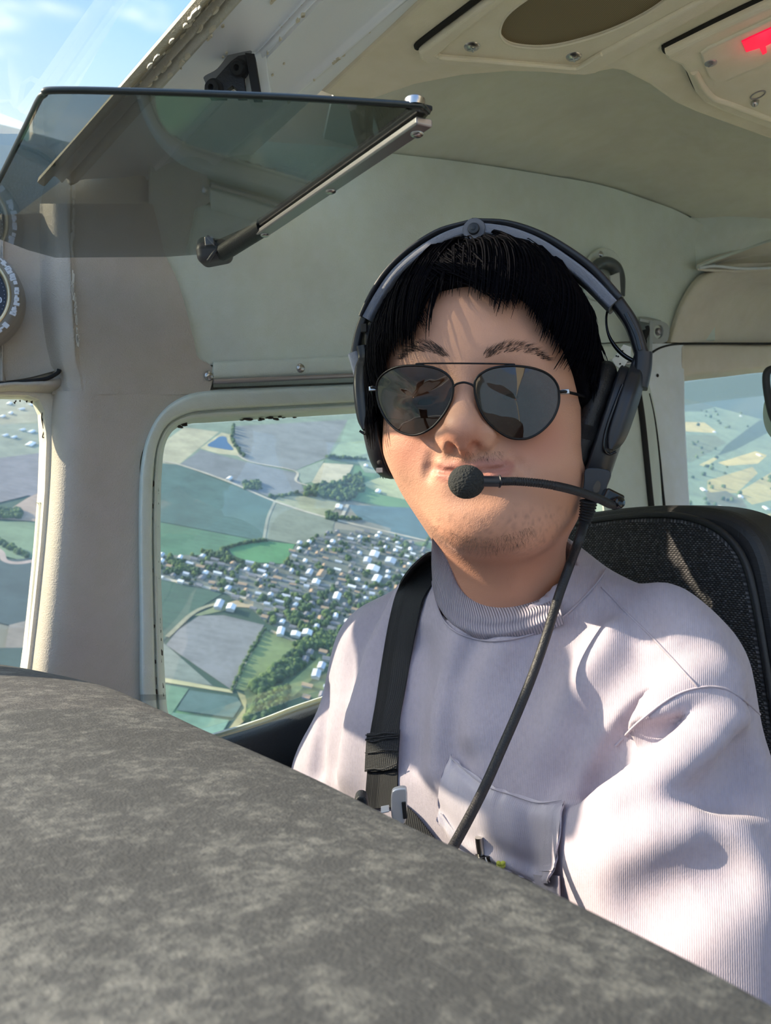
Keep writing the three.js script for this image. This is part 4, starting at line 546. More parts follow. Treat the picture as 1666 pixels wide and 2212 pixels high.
{ // hair: a close cap and locks that follow the skull
  const hairline = (x, y, z) => { const phi = Math.atan2(Math.abs(x), z) * 180 / Math.PI; const k = [[0, 0.082], [20, 0.080], [35, 0.062], [48, 0.036], [58, 0.018], [66, 0.0], [80, -0.008], [100, -0.02], [130, -0.05], [180, -0.075]]; let i = 0; while (i < k.length - 2 && phi > k[i + 1][0]) i++; return y - lerp(k[i][1], k[i + 1][1], (phi - k[i][0]) / (k[i + 1][0] - k[i][0])); };
  const capF = (x, y, z) => smax(headF(x, y, z) - 0.006 - 0.004 * vnoise(x * 120 + 9, y * 60 + 9, z * 120 + 9), -hairline(x, y, z) * 0.7, 0.006);
  const g = sdfMesh(capF, [-0.1, -0.1, -0.135], [0.1, 0.155, 0.11], 0.004); g.applyMatrix4(HEAD);
  const hair = part('hair', g, hairMat, person, 'short black hair with a parted fringe');
  // where the fringe ends, as it falls on the forehead
  const tips = [[838, 860], [840, 830], [844, 800], [858, 768], [872, 744], [890, 742], [905, 728], [925, 705], [940, 716], [948, 660], [965, 630], [990, 612], [1018, 614], [1042, 636], [1070, 660], [1100, 662], [1114, 642], [1135, 676], [1160, 726], [1190, 748], [1220, 772], [1245, 800], [1256, 850], [1260, 890]].map(([x, y]) => meet(skinW, x, y)).filter(Boolean).map(toHead).map((q) => [Math.atan2(q.x, q.z), q.y]).sort((a, b) => a[0] - b[0]);
  const tipY = (phi) => { if (phi <= tips[0][0] || phi >= tips[tips.length - 1][0]) return Math.abs(phi) > 2 ? -0.06 : -0.012; let i = 0; while (phi > tips[i + 1][0]) i++; return lerp(tips[i][1], tips[i + 1][1], (phi - tips[i][0]) / (tips[i + 1][0] - tips[i][0] + 1e-6)); };
  const hf = (p) => headF(p.x, p.y, p.z), geoms = []; seedN = 1234;
  const crown = V(0.012, 0.118, -0.06);
  let made = 0, guard = 0;
  while (made < 4600 && guard++ < 30000) {
    const u = rr(-1, 1), th = rr(0, 6.2832), dir = V(Math.sqrt(1 - u * u) * Math.cos(th), u, Math.sqrt(1 - u * u) * Math.sin(th)); if (dir.y < -0.45) continue;
    let p = V(0, 0.035, -0.012).addScaledVector(dir, 0.13); for (let i = 0; i < 6; i++) p.addScaledVector(grad(headF, p), -(hf(p) - 0.004));
    if (hairline(p.x, p.y, p.z) < 0.004) continue;
    const path = [], len0 = rr(0.03, 0.055), clump = fbm(p.x * 55 + 20, p.y * 55 + 20, p.z * 55 + 20.5, 2), lift0 = 0.004 + 0.008 * clump + rr(0, 0.003);
    let travelled = 0, tipRand = rr(-0.006, 0.010) + (clump - 0.5) * 0.03, vel = null;
    for (let st = 0; st < 16; st++) {
      path.push(p.clone()); const phi = Math.atan2(p.x, p.z), front = p.z > 0.0 && Math.abs(phi) < 1.35;
      if (front ? p.y < tipY(phi) + tipRand : travelled > len0) break; if (travelled > 0.12 || p.y < -0.04) break;
      const n = grad(headF, p); let f = p.clone().sub(crown); f.x += 0.02 * Math.sin(p.z * 60) + (clump - 0.5) * 0.05; if (front) { f.x += phi > -0.25 ? 0.035 * sstep(0.05, 0.13, p.y) + 0.01 : -0.012; f.y -= 0.05; f.z += 0.02; } else f.y -= 0.03;
      f.addScaledVector(n, -f.dot(n)).normalize(); if (vel) f.lerp(vel, 0.45).normalize(); vel = f.clone();
      p = p.clone().addScaledVector(f, 0.0078); travelled += 0.0078;
      const want = 0.0025 + lift0 * Math.sin(Math.min(1, travelled / 0.05) * Math.PI * 0.62), gap = hf(p) - want; p.addScaledVector(grad(headF, p), -gap * 0.8);
    }
    if (path.length < 3) continue; made++;
    const w = rr(0.0005, 0.0013);
    geoms.push(tube(path.map((q) => q.applyMatrix4(HEAD)), (t) => w * (1 - 0.85 * t * t), Math.min(9, path.length + 2), 3, { caps: false }));
  }
  const onHead = (phi, y, off) => { const dx = Math.sin(phi), dz = Math.cos(phi); let r = 0.2; for (let i = 0; i < 50; i++) { const d = headF(dx * r, y, -0.01 + dz * r) - off; if (d < 2e-4) break; r -= d * 0.75; } return V(dx * r, y, -0.01 + dz * r); };
  const ph0 = tips[0][0], ph1 = tips[tips.length - 1][0];
  for (let i = 0; i < 1500; i++) {
    const t = rnd(), ph = lerp(ph0 + 0.03, ph1 - 0.03, t), lock = Math.round(ph * 22) / 22, pt = lerp(ph, lock, 0.45), up = Math.pow(rnd(), 1.6) * 0.022, yT = tipY(pt) + up + rr(-0.004, 0.003), side = pt > -0.28 ? -0.30 - 0.1 * rnd() : 0.10 + 0.12 * rnd(), y0 = Math.max(yT + 0.02, rr(0.088, 0.122)), path = [], lift = rr(0.003, 0.010), sw = rr(-0.05, 0.05);
    for (let k = 0; k < 8; k++) { const q = k / 7, e = Math.pow(q, 1.25); path.push(onHead(lerp(pt + side + sw, pt, Math.pow(q, 0.8)), lerp(y0, yT, e), 0.003 + lift * Math.sin(q * 2.6) * 0.8 + (1 - q) * 0.004).applyMatrix4(HEAD)); }
    const w = rr(0.0004, 0.0011); geoms.push(tube(path, (q) => w * (1 - 0.9 * q * q), 10, 3, { caps: false }));
  }
  tag(part('hair_strand', mergeGeometries(geoms), hairMat, hair, 'black locks of hair'), null, null, null, 'stuff');
  // eyebrows and stubble
  const lash = (n, fn, mat, name, label) => { const L = []; for (let i = 0; i < n; i++) { const r = fn(i / n); if (r) L.push(tube(r, (t) => r.w * (1 - 0.8 * t), 4, 3, { caps: false })); } tag(part(name, mergeGeometries(L), mat, person, label), null, null, null, 'stuff'); };
  const brows = [[[868, 768], [885, 752], [905, 743], [930, 744], [950, 752], [970, 764]], [[1045, 762], [1070, 752], [1100, 744], [1130, 745], [1160, 756], [1186, 772]]];
  brows.forEach((b, s) => { const c = spline(b.map(([x, y]) => V(x, y, 0)), 60); lash(300, () => { const k = Math.floor(rnd() * 59), t = k / 59, wd = 11 * Math.sin(Math.PI * clamp(s ? 0.12 + t * 0.84 : 0.04 + t * 0.84, 0, 1)) + 2, x = c[k].x + rr(-4, 4), y = c[k].y + 6 + rr(-wd, wd) * 0.9, q = meet(skinW, x, y); if (!q) return null; const dx = s ? rr(5, 16) : rr(-16, -5), up = (s ? 1 - t : t) * -14 + rr(-2, 4), e = meet(skinW, x + dx, y + up); if (!e) return null; const n = grad(skinW, q), r = [q, q.clone().lerp(e, 0.5).addScaledVector(n, 0.0012), e.clone().addScaledVector(n, 0.0008)]; r.w = 0.00012; return r; }, std(col(58, 46, 42), { roughness: 0.6 }), 'eyebrow', 'dark eyebrow'); });
  lash(420, () => { const t = rnd(), lower = rnd() < 0.78; const x = lower ? lerp(935, 1150, t) : lerp(975, 1085, t), y = lower ? 1172 + 24 * Math.sin(Math.PI * clamp((x - 925) / 250, 0, 1)) - rr(0, 34) - Math.abs(x - 1050) * 0.12 : 985 + rr(-10, 10), q = meet(skinW, x, y); if (!q) return null; const n = grad(skinW, q), r = [q, q.clone().addScaledVector(n, 0.0012).add(V(rr(-0.001, 0.001), -0.001, 0)), q.clone().addScaledVector(n, 0.002).add(V(rr(-0.002, 0.002), -0.0028, 0))]; r.w = 0.00008; return r; }, std(col(44, 36, 32), { roughness: 0.7 }), 'stubble', 'sparse dark stubble');
}
// ================================================================= THE SWEATSHIRT
const fwd = [-0.67, 0.743], rgt = [0.743, 0.67];                         // chest direction and its left, in x and z
const NY = EYE.y;
function bodyBase(x, y, z) {
  const h = y - NY, dx = x - 0.108, dz = z + 0.735, X = dx * rgt[0] + dz * rgt[1], Z = dx * fwd[0] + dz * fwd[1];
  let d = ell(X, h + 0.25, Z, 0.165, 0.185, 0.108);
  d = smin(d, ell(X, h + 0.47, Z - 0.012, 0.155, 0.26, 0.122), 0.06);
  d = smin(d, ell(X - 0.06, h + 0.215, Z - 0.045, 0.085, 0.085, 0.075), 0.05);
  d = smin(d, ell(X + 0.06, h + 0.215, Z - 0.045, 0.085, 0.085, 0.075), 0.05);
  d = smin(d, cap(x, h, z, 0.112, -0.078, -0.735, 0.207, -0.128, -0.630, 0.062, 0.060), 0.05);   // shoulders
  d = smin(d, cap(x, h, z, 0.108, -0.088, -0.735, 0.008, -0.140, -0.815, 0.062, 0.052), 0.05);
  d = smin(d, cap(x, h, z, 0.106, -0.075, -0.702, 0.112, -0.165, -0.712, 0.0600, 0.078), 0.03);
  return d;
}
function armsBase(x, y, z) {
  const h = y - NY;
  let d = cap(x, h, z, 0.208, -0.132, -0.620, 0.207, -0.260, -0.545, 0.060, 0.073);
  d = smin(d, cap(x, h, z, 0.205, -0.265, -0.540, 0.192, -0.43, -0.465, 0.076, 0.070), 0.03);
  d = smin(d, cap(x, h, z, 0.192, -0.43, -0.465, 0.06, -0.50, -0.36, 0.068, 0.045), 0.04);
  let e = cap(x, h, z, 0.004, -0.150, -0.812, -0.030, -0.26, -0.80, 0.049, 0.054);
  e = smin(e, cap(x, h, z, -0.030, -0.26, -0.80, -0.055, -0.42, -0.76, 0.056, 0.054), 0.03);
  e = smin(e, cap(x, h, z, -0.055, -0.42, -0.76, -0.12, -0.48, -0.60, 0.052, 0.042), 0.04);
  return Math.min(d, e);
}
const shirt0 = (x, y, z) => smin(bodyBase(x, y, z), armsBase(x, y, z), 0.03);
const onShirt = (px, py, off = 0, f = shirt0) => { const q = meet(f, px, py, 0.25, 1.1); return q ? q.addScaledVector(grad(f, q), off) : null; };
const FOLDS = [];
function fold(pix, r, depth, sign, k) { const p = pix.map(([x, y]) => onShirt(x, y, sign > 0 ? depth - r : r - depth)).filter(Boolean).map((q) => [q.x, q.y, q.z]); if (p.length < 2) return; const lo = [1e9, 1e9, 1e9], hi = [-1e9, -1e9, -1e9]; p.forEach((q) => q.forEach((v, i) => { lo[i] = Math.min(lo[i], v - r - k - 0.01); hi[i] = Math.max(hi[i], v + r + k + 0.01); })); FOLDS.push({ p, r, sign, k, lo, hi }); }
const sub = (l, x0, y0, s) => l.map(([x, y]) => [x0 + x / s, y0 + y / s]);
const Z8 = (l) => sub(l, 1100, 1200, 2.185);
// folds about the left arm
fold(Z8([[960, 560], [850, 600], [640, 650], [450, 790], [330, 920], [275, 1080], [262, 1250], [288, 1450], [280, 1640]]), 0.013, 0.012, 1, 0.009);
fold(Z8([[860, 640], [780, 672], [600, 770], [430, 930], [360, 1080], [345, 1190], [350, 1280]]), 0.011, 0.024, -1, 0.006);
fold(Z8([[1010, 620], [900, 660], [760, 730], [600, 850]]), 0.015, 0.011, 1, 0.012);
fold(Z8([[1060, 700], [900, 790], [800, 840], [640, 880], [450, 985]]), 0.011, 0.012, -1, 0.012);
fold(Z8([[1020, 790], [940, 880], [820, 980], [700, 1075], [540, 1170], [320, 1300]]), 0.018, 0.016, 1, 0.012);
fold(Z8([[480, 1010], [430, 1100], [400, 1200]]), 0.012, 0.02, -1, 0.01);
fold(Z8([[1120, 960], [1060, 1090], [960, 1190], [800, 1260], [640, 1300], [520, 1340]]), 0.014, 0.014, -1, 0.018);
fold(Z8([[1000, 1400], [860, 1350], [700, 1330], [520, 1370], [360, 1420]]), 0.022, 0.011, 1, 0.024);
fold(Z8([[1000, 1500], [860, 1560], [640, 1680]]), 0.014, 0.007, -1, 0.026);
// drapes over the chest
fold([[1000, 1395], [985, 1480], [962, 1560], [958, 1660]], 0.014, 0.003, 1, 0.02); fold([[1040, 1390], [1015, 1470], [1000, 1560], [985, 1640]], 0.010, 0.0025, -1, 0.02); fold([[1080, 1395], [1050, 1450], [1025, 1500], [1020, 1580]], 0.010, 0.0025, 1, 0.016);
fold([[1300, 1340], [1225, 1440], [1180, 1540], [1150, 1640]], 0.016, 0.005, -1, 0.03); fold([[1340, 1370], [1280, 1470], [1230, 1560], [1200, 1650]], 0.016, 0.005, 1, 0.03); fold([[1370, 1440], [1300, 1510], [1250, 1580], [1215, 1660]], 0.012, 0.005, -1, 0.03);
fold([[860, 1290], [800, 1400], [765, 1540], [745, 1660]], 0.014, 0.0045, 1, 0.025); fold([[835, 1300], [775, 1400], [745, 1520], [722, 1640]], 0.012, 0.004, -1, 0.02); fold([[905, 1400], [890, 1500], [885, 1620]], 0.010, 0.004, -1, 0.02);
fold([[1400, 1245], [1380, 1290], [1400, 1350]], 0.012, 0.005, -1, 0.022); fold([[1440, 1290], [1500, 1360], [1540, 1440]], 0.016, 0.004, 1, 0.03); fold([[700, 1500], [692, 1580], [684, 1660]], 0.008, 0.008, -1, 0.012);
function shirtF(x, y, z) {
  let d = shirt0(x, y, z);
  if (d > -0.06 && d < 0.05) { for (const q of FOLDS) { if (x < q.lo[0] || x > q.hi[0] || y < q.lo[1] || y > q.hi[1] || z < q.lo[2] || z > q.hi[2]) continue; const c = chain(x, y, z, q.p, q.r); d = q.sign > 0 ? smin(d, c, q.k) : smax(d, -c, q.k); } }
  const q = toHead(V(x, y, z)); const nk = cap(q.x, q.y, q.z, neckA.x, neckA.y, neckA.z, neckB.x, neckB.y, neckB.z, 0.0535, 0.0530) - 0.006;  // opening for the neck
  return y > NY - 0.100 && x > 0.045 ? smax(d, -Math.max(nk, NY - 0.088 - y), 0.004) : d;
}
const knit = tex(512, (u, v) => 0.5 + 0.32 * Math.sin(u * 2 * Math.PI * 64) * (0.6 + 0.4 * vnoise(u * 64, v * 128, 2, 64)) + 0.36 * (fbm(u * 100, v * 100, 6, 2, 100) - 0.5), false, 1 / 0.085);
const heather = tex(512, (u, v) => { const k = 0.955 + 0.07 * fbm(u * 90, v * 90, 3, 3, 90); return [k, k, k]; }, true, 1 / 0.2);
const cloth = phys(col(176, 167, 178), { roughness: 0.92, map: heather, bumpMap: knit, bumpScale: 0.0002, sheen: 0.5, sheenRoughness: 0.6, sheenColor: new THREE.Color(0.8, 0.76, 0.8) });
const satin = phys(col(186, 178, 188), { roughness: 0.5, bumpMap: knit, bumpScale: 0.00012, sheen: 0.3, sheenColor: new THREE.Color(0.8, 0.78, 0.82) });
const shirtS = (px, py, off = 0) => onShirt(px, py, off, shirtF);
let sweatshirt;
{
  const g = sdfMesh(shirtF, [-0.2, NY - 0.62, -0.98], [0.36, NY + 0.0, -0.27], 0.0046);
  sweatshirt = part('sweatshirt', g, cloth, person, 'lilac grey sweatshirt with ribbed collar and chest pocket');
  const line = (pix, r, off, name, mat, n = 80) => { const p = pix.map(([x, y]) => shirtS(x, y, off)).filter(Boolean); if (p.length > 1) part(name, tube(p, r, n, 6), mat, sweatshirt); };
  const dens = (pix, n = 40) => spline(pix.map(([x, y]) => V(x, y, 0)), n).map((p) => [p.x, p.y]);
  line(dens([[1300, 1268], [1325, 1293], [1352, 1322], [1400, 1368], [1445, 1415], [1478, 1452], [1508, 1484]]), 0.0009, -0.0001, 'seam', cloth);
  line(dens([[1650, 1550], [1600, 1506], [1560, 1486], [1508, 1486], [1450, 1507], [1380, 1560], [1330, 1612]]), 0.0009, -0.0001, 'seam', cloth);
  // ribbed collar
  const rib = tex(256, (u, v) => { const k = 0.5 + 0.5 * Math.cos(u * 2 * Math.PI * 24); return k; }, false, 1 / 0.052);
  const inn = [[1283, 1128], [1276, 1165], [1258, 1205], [1228, 1248], [1190, 1284], [1140, 1310], [1090, 1320], [1045, 1318], [1010, 1300], [988, 1274], [976, 1240], [967, 1205], [961, 1170], [960, 1140]], out = [[1322, 1160], [1312, 1196], [1292, 1238], [1258, 1280], [1210, 1324], [1150, 1357], [1090, 1371], [1040, 1370], [990, 1352], [960, 1318], [946, 1270], [942, 1230], [944, 1190], [948, 1150]];
  const nkF = (x, y, z) => { const q = toHead(V(x, y, z)); return cap(q.x, q.y, q.z, neckA.x, neckA.y, neckA.z, neckB.x, neckB.y, neckB.z, 0.0535, 0.0530); };
  const outF = (x, y, z) => Math.min(shirt0(x, y, z), nkF(x, y, z) - 0.006);
  const I = [], O = [], NI = [], NO = []; inn.forEach(([x, y], i) => { const a = meet(nkF, x, y), b = meet(outF, out[i][0] + (out[i][0] - x) * 0.2, out[i][1] + (out[i][1] - y) * 0.2); if (a && b) { const na = grad(nkF, a), nb = grad(outF, b); I.push(a.addScaledVector(na, 0.0035)); O.push(b.addScaledVector(nb, 0.0022)); NI.push(na); NO.push(nb); } });
  const smooth = (l) => { for (let k = 0; k < 3; k++) { const c = l.map((p) => p.clone()); for (let i = 1; i < l.length - 1; i++) l[i].copy(c[i]).multiplyScalar(0.5).addScaledVector(c[i - 1], 0.25).addScaledVector(c[i + 1], 0.25); } }; smooth(I); smooth(O);
  const mixN = (i, t) => NI[i].clone().lerp(NO[i], t).normalize(), row = (t, k) => I.map((p, i) => p.clone().lerp(O[i], t).addScaledVector(mixN(i, t), k));
  const cr0 = I.map((p, i) => p.clone().addScaledVector(NI[i], -0.006).add(V(0, -0.004, 0))), m1 = row(0.3, 0.0045), m2 = row(0.7, 0.0045);
  const sunk = O.map((p, i) => p.clone().addScaledVector(p.clone().sub(I[i]).normalize(), 0.007).addScaledVector(NO[i], -0.006));
  for (const l of [m1, m2, O]) { let w = l.map((p, i) => { let q = p.clone(), t = 0; for (let k = 0; k < 6; k++) { const d = shirtF(q.x, q.y, q.z); if (d > 0.003) break; t += 0.0032 - d; q = p.clone().addScaledVector(mixN(i, 0.8), t); } return t; }); w = w.map((_, i) => Math.max(...w.slice(Math.max(0, i - 1), i + 2))); for (let k = 0; k < 3; k++) w = w.map((v, i) => (w[Math.max(0, i - 1)] + 2 * v + w[Math.min(w.length - 1, i + 1)]) / 4); l.forEach((p, i) => p.addScaledVector(mixN(i, 0.8), w[i])); }
  const cg = patch([cr0, I.map((p) => p.clone().add(V(0, 0.0012, 0))), m1, m2, O, sunk], 160, 26, {});
  part('collar', cg, phys(col(168, 160, 172), { roughness: 0.95, bumpMap: rib, bumpScale: 0.0011, sheen: 0.4, sheenColor: new THREE.Color(0.8, 0.76, 0.8) }), sweatshirt, 'ribbed round collar');
  line(dens(out.map(([x, y], i) => [x + (x - inn[i][0]) * 0.24, y + (y - inn[i][1]) * 0.24])), 0.0009, 0.0008, 'seam', cloth, 120);
  // chest pocket with a satin flap
  const T = [[976, 1630], [1003, 1652], [1055, 1690], [1110, 1712], [1165, 1730], [1226, 1742]], B = [[962, 1770], [1005, 1822], [1060, 1846], [1110, 1868], [1165, 1890], [1208, 1898]];
  const rows = [0, 0.08, 0.2, 0.4, 0.6, 0.8, 0.93, 1].map((t) => T.map(([x, y], i) => { const px = lerp(x, B[i][0], t) - (i === 0 ? 14 * Math.sin(t * 3.14) : 0), py = lerp(y, B[i][1], t), q = shirtS(px, py, 0.0045 + 0.005 * Math.sin(t * 3.1) * Math.sin(i / 5 * 3.14) + (t > 0.9 ? 0.004 : 0)); return q; }));
  const ok = rows.every((r) => r.every(Boolean)); if (!ok) console.log('pocket misses the shirt');
  const fg = patch(rows.map((r) => r.map((q) => q || V(0, 0, 0))), 90, 60, { thick: 0.0012, flip: true }), fp = fg.attributes.position, fu = fg.attributes.uv;   // small gathers under the top seam and at the hem
  for (let i = 0; i < fp.count; i++) { const u = fu.getX(i), v = fu.getY(i), wv = Math.exp(-v * 130) + Math.exp(-Math.max(0, 0.062 - v) * 170) * 0.7; fp.setXYZ(i, fp.getX(i) + fwd[0] * 0.0011 * wv * Math.sin(u * 420 + 2 * Math.sin(u * 130)), fp.getY(i), fp.getZ(i) + fwd[1] * 0.0011 * wv * Math.sin(u * 420 + 2 * Math.sin(u * 130))); }
  fg.computeVertexNormals();
  const flap = part('pocket_flap', fg, satin, sweatshirt, 'smooth satin pocket flap');
  const st = (k, dy) => { const p = T.map(([x, y], i) => shirtS(lerp(x, B[i][0], k), lerp(y, B[i][1], k) + dy, 0.0066)).filter(Boolean); return tube(p, 0.0004, 90, 5); };
  part('stitching', merge([st(0.03, 0), st(0.86, 0)]), satin, flap);
  const pb = [[985, 1800], [1060, 1840], [1140, 1880], [1215, 1890]], pl = [[1000, 1990], [1070, 2010], [1140, 2020], [1215, 2030]];
  const pr = [0, 0.5, 1].map((t) => pb.map(([x, y], i) => shirtS(lerp(x, pl[i][0], t), lerp(y, pl[i][1], t), 0.0028))).map((r) => r.map((q, i) => q || r.find(Boolean)));
  if (pr.every((r) => r.every(Boolean))) part('pocket', patch(pr, 30, 20, { thick: 0.001, flip: true }), satin, sweatshirt, 'satin pocket under the flap');
}
{ // trousers and hands out of the photo's sight, below the glareshield
  const hipL = [0.15, -0.66, -0.70], hipR = [0.04, -0.66, -0.80];
  const legF = (x, y, z) => { const h = y - NY; let d = cap(x, h, z, ...hipL, -0.08, -0.62, -0.36, 0.088, 0.068); d = smin(d, cap(x, h, z, ...hipR, -0.20, -0.62, -0.47, 0.088, 0.068), 0.03); d = smin(d, cap(x, h, z, ...hipL, ...hipR, 0.1, 0.1), 0.05); d = smin(d, cap(x, h, z, -0.08, -0.62, -0.36, -0.20, -1.06, -0.28, 0.066, 0.046), 0.03); d = smin(d, cap(x, h, z, -0.20, -0.62, -0.47, -0.34, -1.06, -0.37, 0.066, 0.046), 0.03); return d; };
  part('trousers', sdfMesh(legF, [-0.42, NY - 1.14, -0.95], [0.3, NY - 0.5, -0.2], 0.009), std(col(46, 50, 62), { roughness: 0.9 }), person, 'dark trousers');
  const hand = (wx, wy, wz, ex, ez, flipH) => { const L = [[-0.032, 0.062], [-0.011, 0.078], [0.011, 0.073], [0.031, 0.058]], D = V(ex, -0.25, ez).normalize(), Sd = V().crossVectors(D, UP).normalize().multiplyScalar(flipH), N = V().crossVectors(Sd, D).normalize(), at = (u, v, w) => { const q = V(wx, wy, wz).addScaledVector(Sd, u).addScaledVector(D, v).addScaledVector(N, w); return [q.x, q.y, q.z]; }; const palm = [at(0, 0, 0), at(0, 0.075, 0)]; const fing = L.map(([u, l]) => [at(u * 0.8, 0.07, 0), at(u, 0.07 + l * 0.45, -0.004 * flipH * flipH), at(u * 1.05, 0.07 + l * 0.75, -0.016), at(u * 1.05, 0.07 + l * 0.9, -0.03)]), th = [at(-0.028, 0.015, 0), at(-0.052, 0.045, -0.012), at(-0.05, 0.075, -0.024)]; return (x, y, z) => { let d = smin(cap(x, y, z, ...palm[0], ...at(-0.014, 0.07, 0), 0.022, 0.016), cap(x, y, z, ...palm[0], ...at(0.016, 0.068, 0), 0.022, 0.015), 0.012); for (const f of fing) d = smin(d, chain(x, y, z, f, [0.0095, 0.0088, 0.0078, 0.007]), 0.006); return smin(d, chain(x, y, z, th, [0.012, 0.0105, 0.0085]), 0.008); }; };
  const mk = (f, c) => sdfMesh(f, c.map((v) => v - 0.17), c.map((v) => v + 0.17), 0.0035);
  const l = [0.045, NY - 0.507, -0.348], r = [-0.127, NY - 0.487, -0.585], skin2 = phys(col(202, 152, 127), { roughness: 0.5, bumpMap: skinBump, bumpScale: 0.0002 });
  part('hand', mk(hand(...l, -0.85, 0.2, 1), l), skin2, person); part('hand', mk(hand(...r, -0.45, 0.7, -1), r), skin2, person);
}
// ================================================================= WHAT THE PERSON WEARS AND CARRIES
const headPt = (px, py, f) => { const o = toHead(EYE), r = ray(px, py).transformDirection(HEADI); let a = 0.3, b = 0.95; const g = (t) => { const q = r.clone().multiplyScalar(t).add(o); return q.z - f(q.x, q.y); }; for (let i = 0; i < 50; i++) { const m = (a + b) / 2; g(m) > 0 ? a = m : b = m; } return r.multiplyScalar((a + b) / 2).add(o).applyMatrix4(HEAD); };
const HF = V(0, 0, 1).transformDirection(HEAD), HX = V(1, 0, 0).transformDirection(HEAD), HY = V(0, 1, 0).transformDirection(HEAD);
{ // ---- sunglasses
  const sg = thing('sunglasses', 'dark aviator sunglasses with thin black wire frame on the man\'s face', 'sunglasses', hl(0, 0, 0.09).toArray());
  const wrap = (x, y) => 0.1015 - 4.2 * x * x + 0.17 * y, lp = (l) => sub(l, 800, 760, 3.204).map(([x, y]) => headPt(x, y, wrap));
  const LL = [[45, 240], [60, 190], [110, 140], [190, 105], [300, 95], [420, 105], [510, 140], [560, 190], [575, 240], [565, 320], [530, 400], [480, 470], [420, 530], [340, 570], [270, 575], [190, 545], [120, 480], [70, 390], [48, 310]], RL = [[722, 240], [730, 195], [770, 150], [850, 112], [960, 98], [1080, 105], [1180, 130], [1250, 170], [1295, 230], [1308, 300], [1300, 380], [1260, 470], [1190, 545], [1110, 592], [1040, 604], [960, 592], [880, 545], [810, 480], [760, 400], [730, 310]];
  const wire = std(col(30, 29, 31), { metalness: 0.6, roughness: 0.35 }), lensM = new THREE.MeshPhysicalMaterial({ color: new THREE.Color(0.33, 0.30, 0.28), roughness: 0.02, transmission: 1, thickness: 0, ior: 1.75 });
  for (const L of [LL, RL]) {
    const rim = spline(lp(L), 90, true), c = rim.reduce((s, p) => s.add(p), V()).multiplyScalar(1 / rim.length), dome = (p, k) => { const q = c.clone().lerp(p, k); return q.addScaledVector(HF, 0.0022 * (1 - k * k)); };
    const rows = [0.02, 0.25, 0.5, 0.75, 1].map((k) => rim.map((p) => dome(p, k)));
    part('lens', sheet(rows.flat(), 90, 5, 0.0012, false, true), lensM, sg, 'dark grey lens');
    part('rim', tube(rim, 0.00085, 120, 8, { closed: true }), wire, sg);
  }
  part('brow_bar', tube(lp([[375, 94], [330, 82], [660, 80], [985, 86], [940, 97]]), 0.0006, 60, 8), wire, sg);
  part('bridge', tube(lp([[577, 240], [600, 222], [650, 212], [700, 226], [722, 245]]), 0.0008, 40, 8), wire, sg);
  const pad = std(col(210, 200, 190), { roughness: 0.3 });
  for (const [X, Y, s] of [[557, 372, -1], [752, 380, 1]]) { const q = headPt(800 + X / 3.204, 760 + Y / 3.204, () => 0.0905), e = new THREE.SphereGeometry(0.003, 14, 10); e.scale(0.5, 1.6, 0.8); e.applyMatrix4(new THREE.Matrix4().makeBasis(HX, HY, HF).setPosition(q)); part('nose_pad', e, pad, sg); part('pad_arm', tube([headPt(800 + (X + s * 8) / 3.204, 760 + (Y - 50) / 3.204, wrap), q.clone().addScaledVector(HF, 0.003).addScaledVector(HY, 0.003), q], 0.0004, 16, 6), wire, sg); }
  const hingeR = lp([[1306, 276]])[0], hingeL = lp([[47, 248]])[0], ear = (s) => hl(s * 0.0815, 0.004, 0.02), tip = (s) => hl(s * 0.0825, -0.004, -0.03);
  for (const [h, s] of [[hingeR, 1], [hingeL, -1]]) { const o = part('temple', tube([h, h.clone().addScaledVector(HX, s * 0.006).addScaledVector(HF, -0.006), ear(s), tip(s)], 0.0011, 50, 8), wire, sg); part('hinge', box(0.006, 0.0034, 0.003, h.clone().addScaledVector(HX, s * 0.004).addScaledVector(HF, -0.003), HX, HY, 0.0006), M.steel, o); }
}
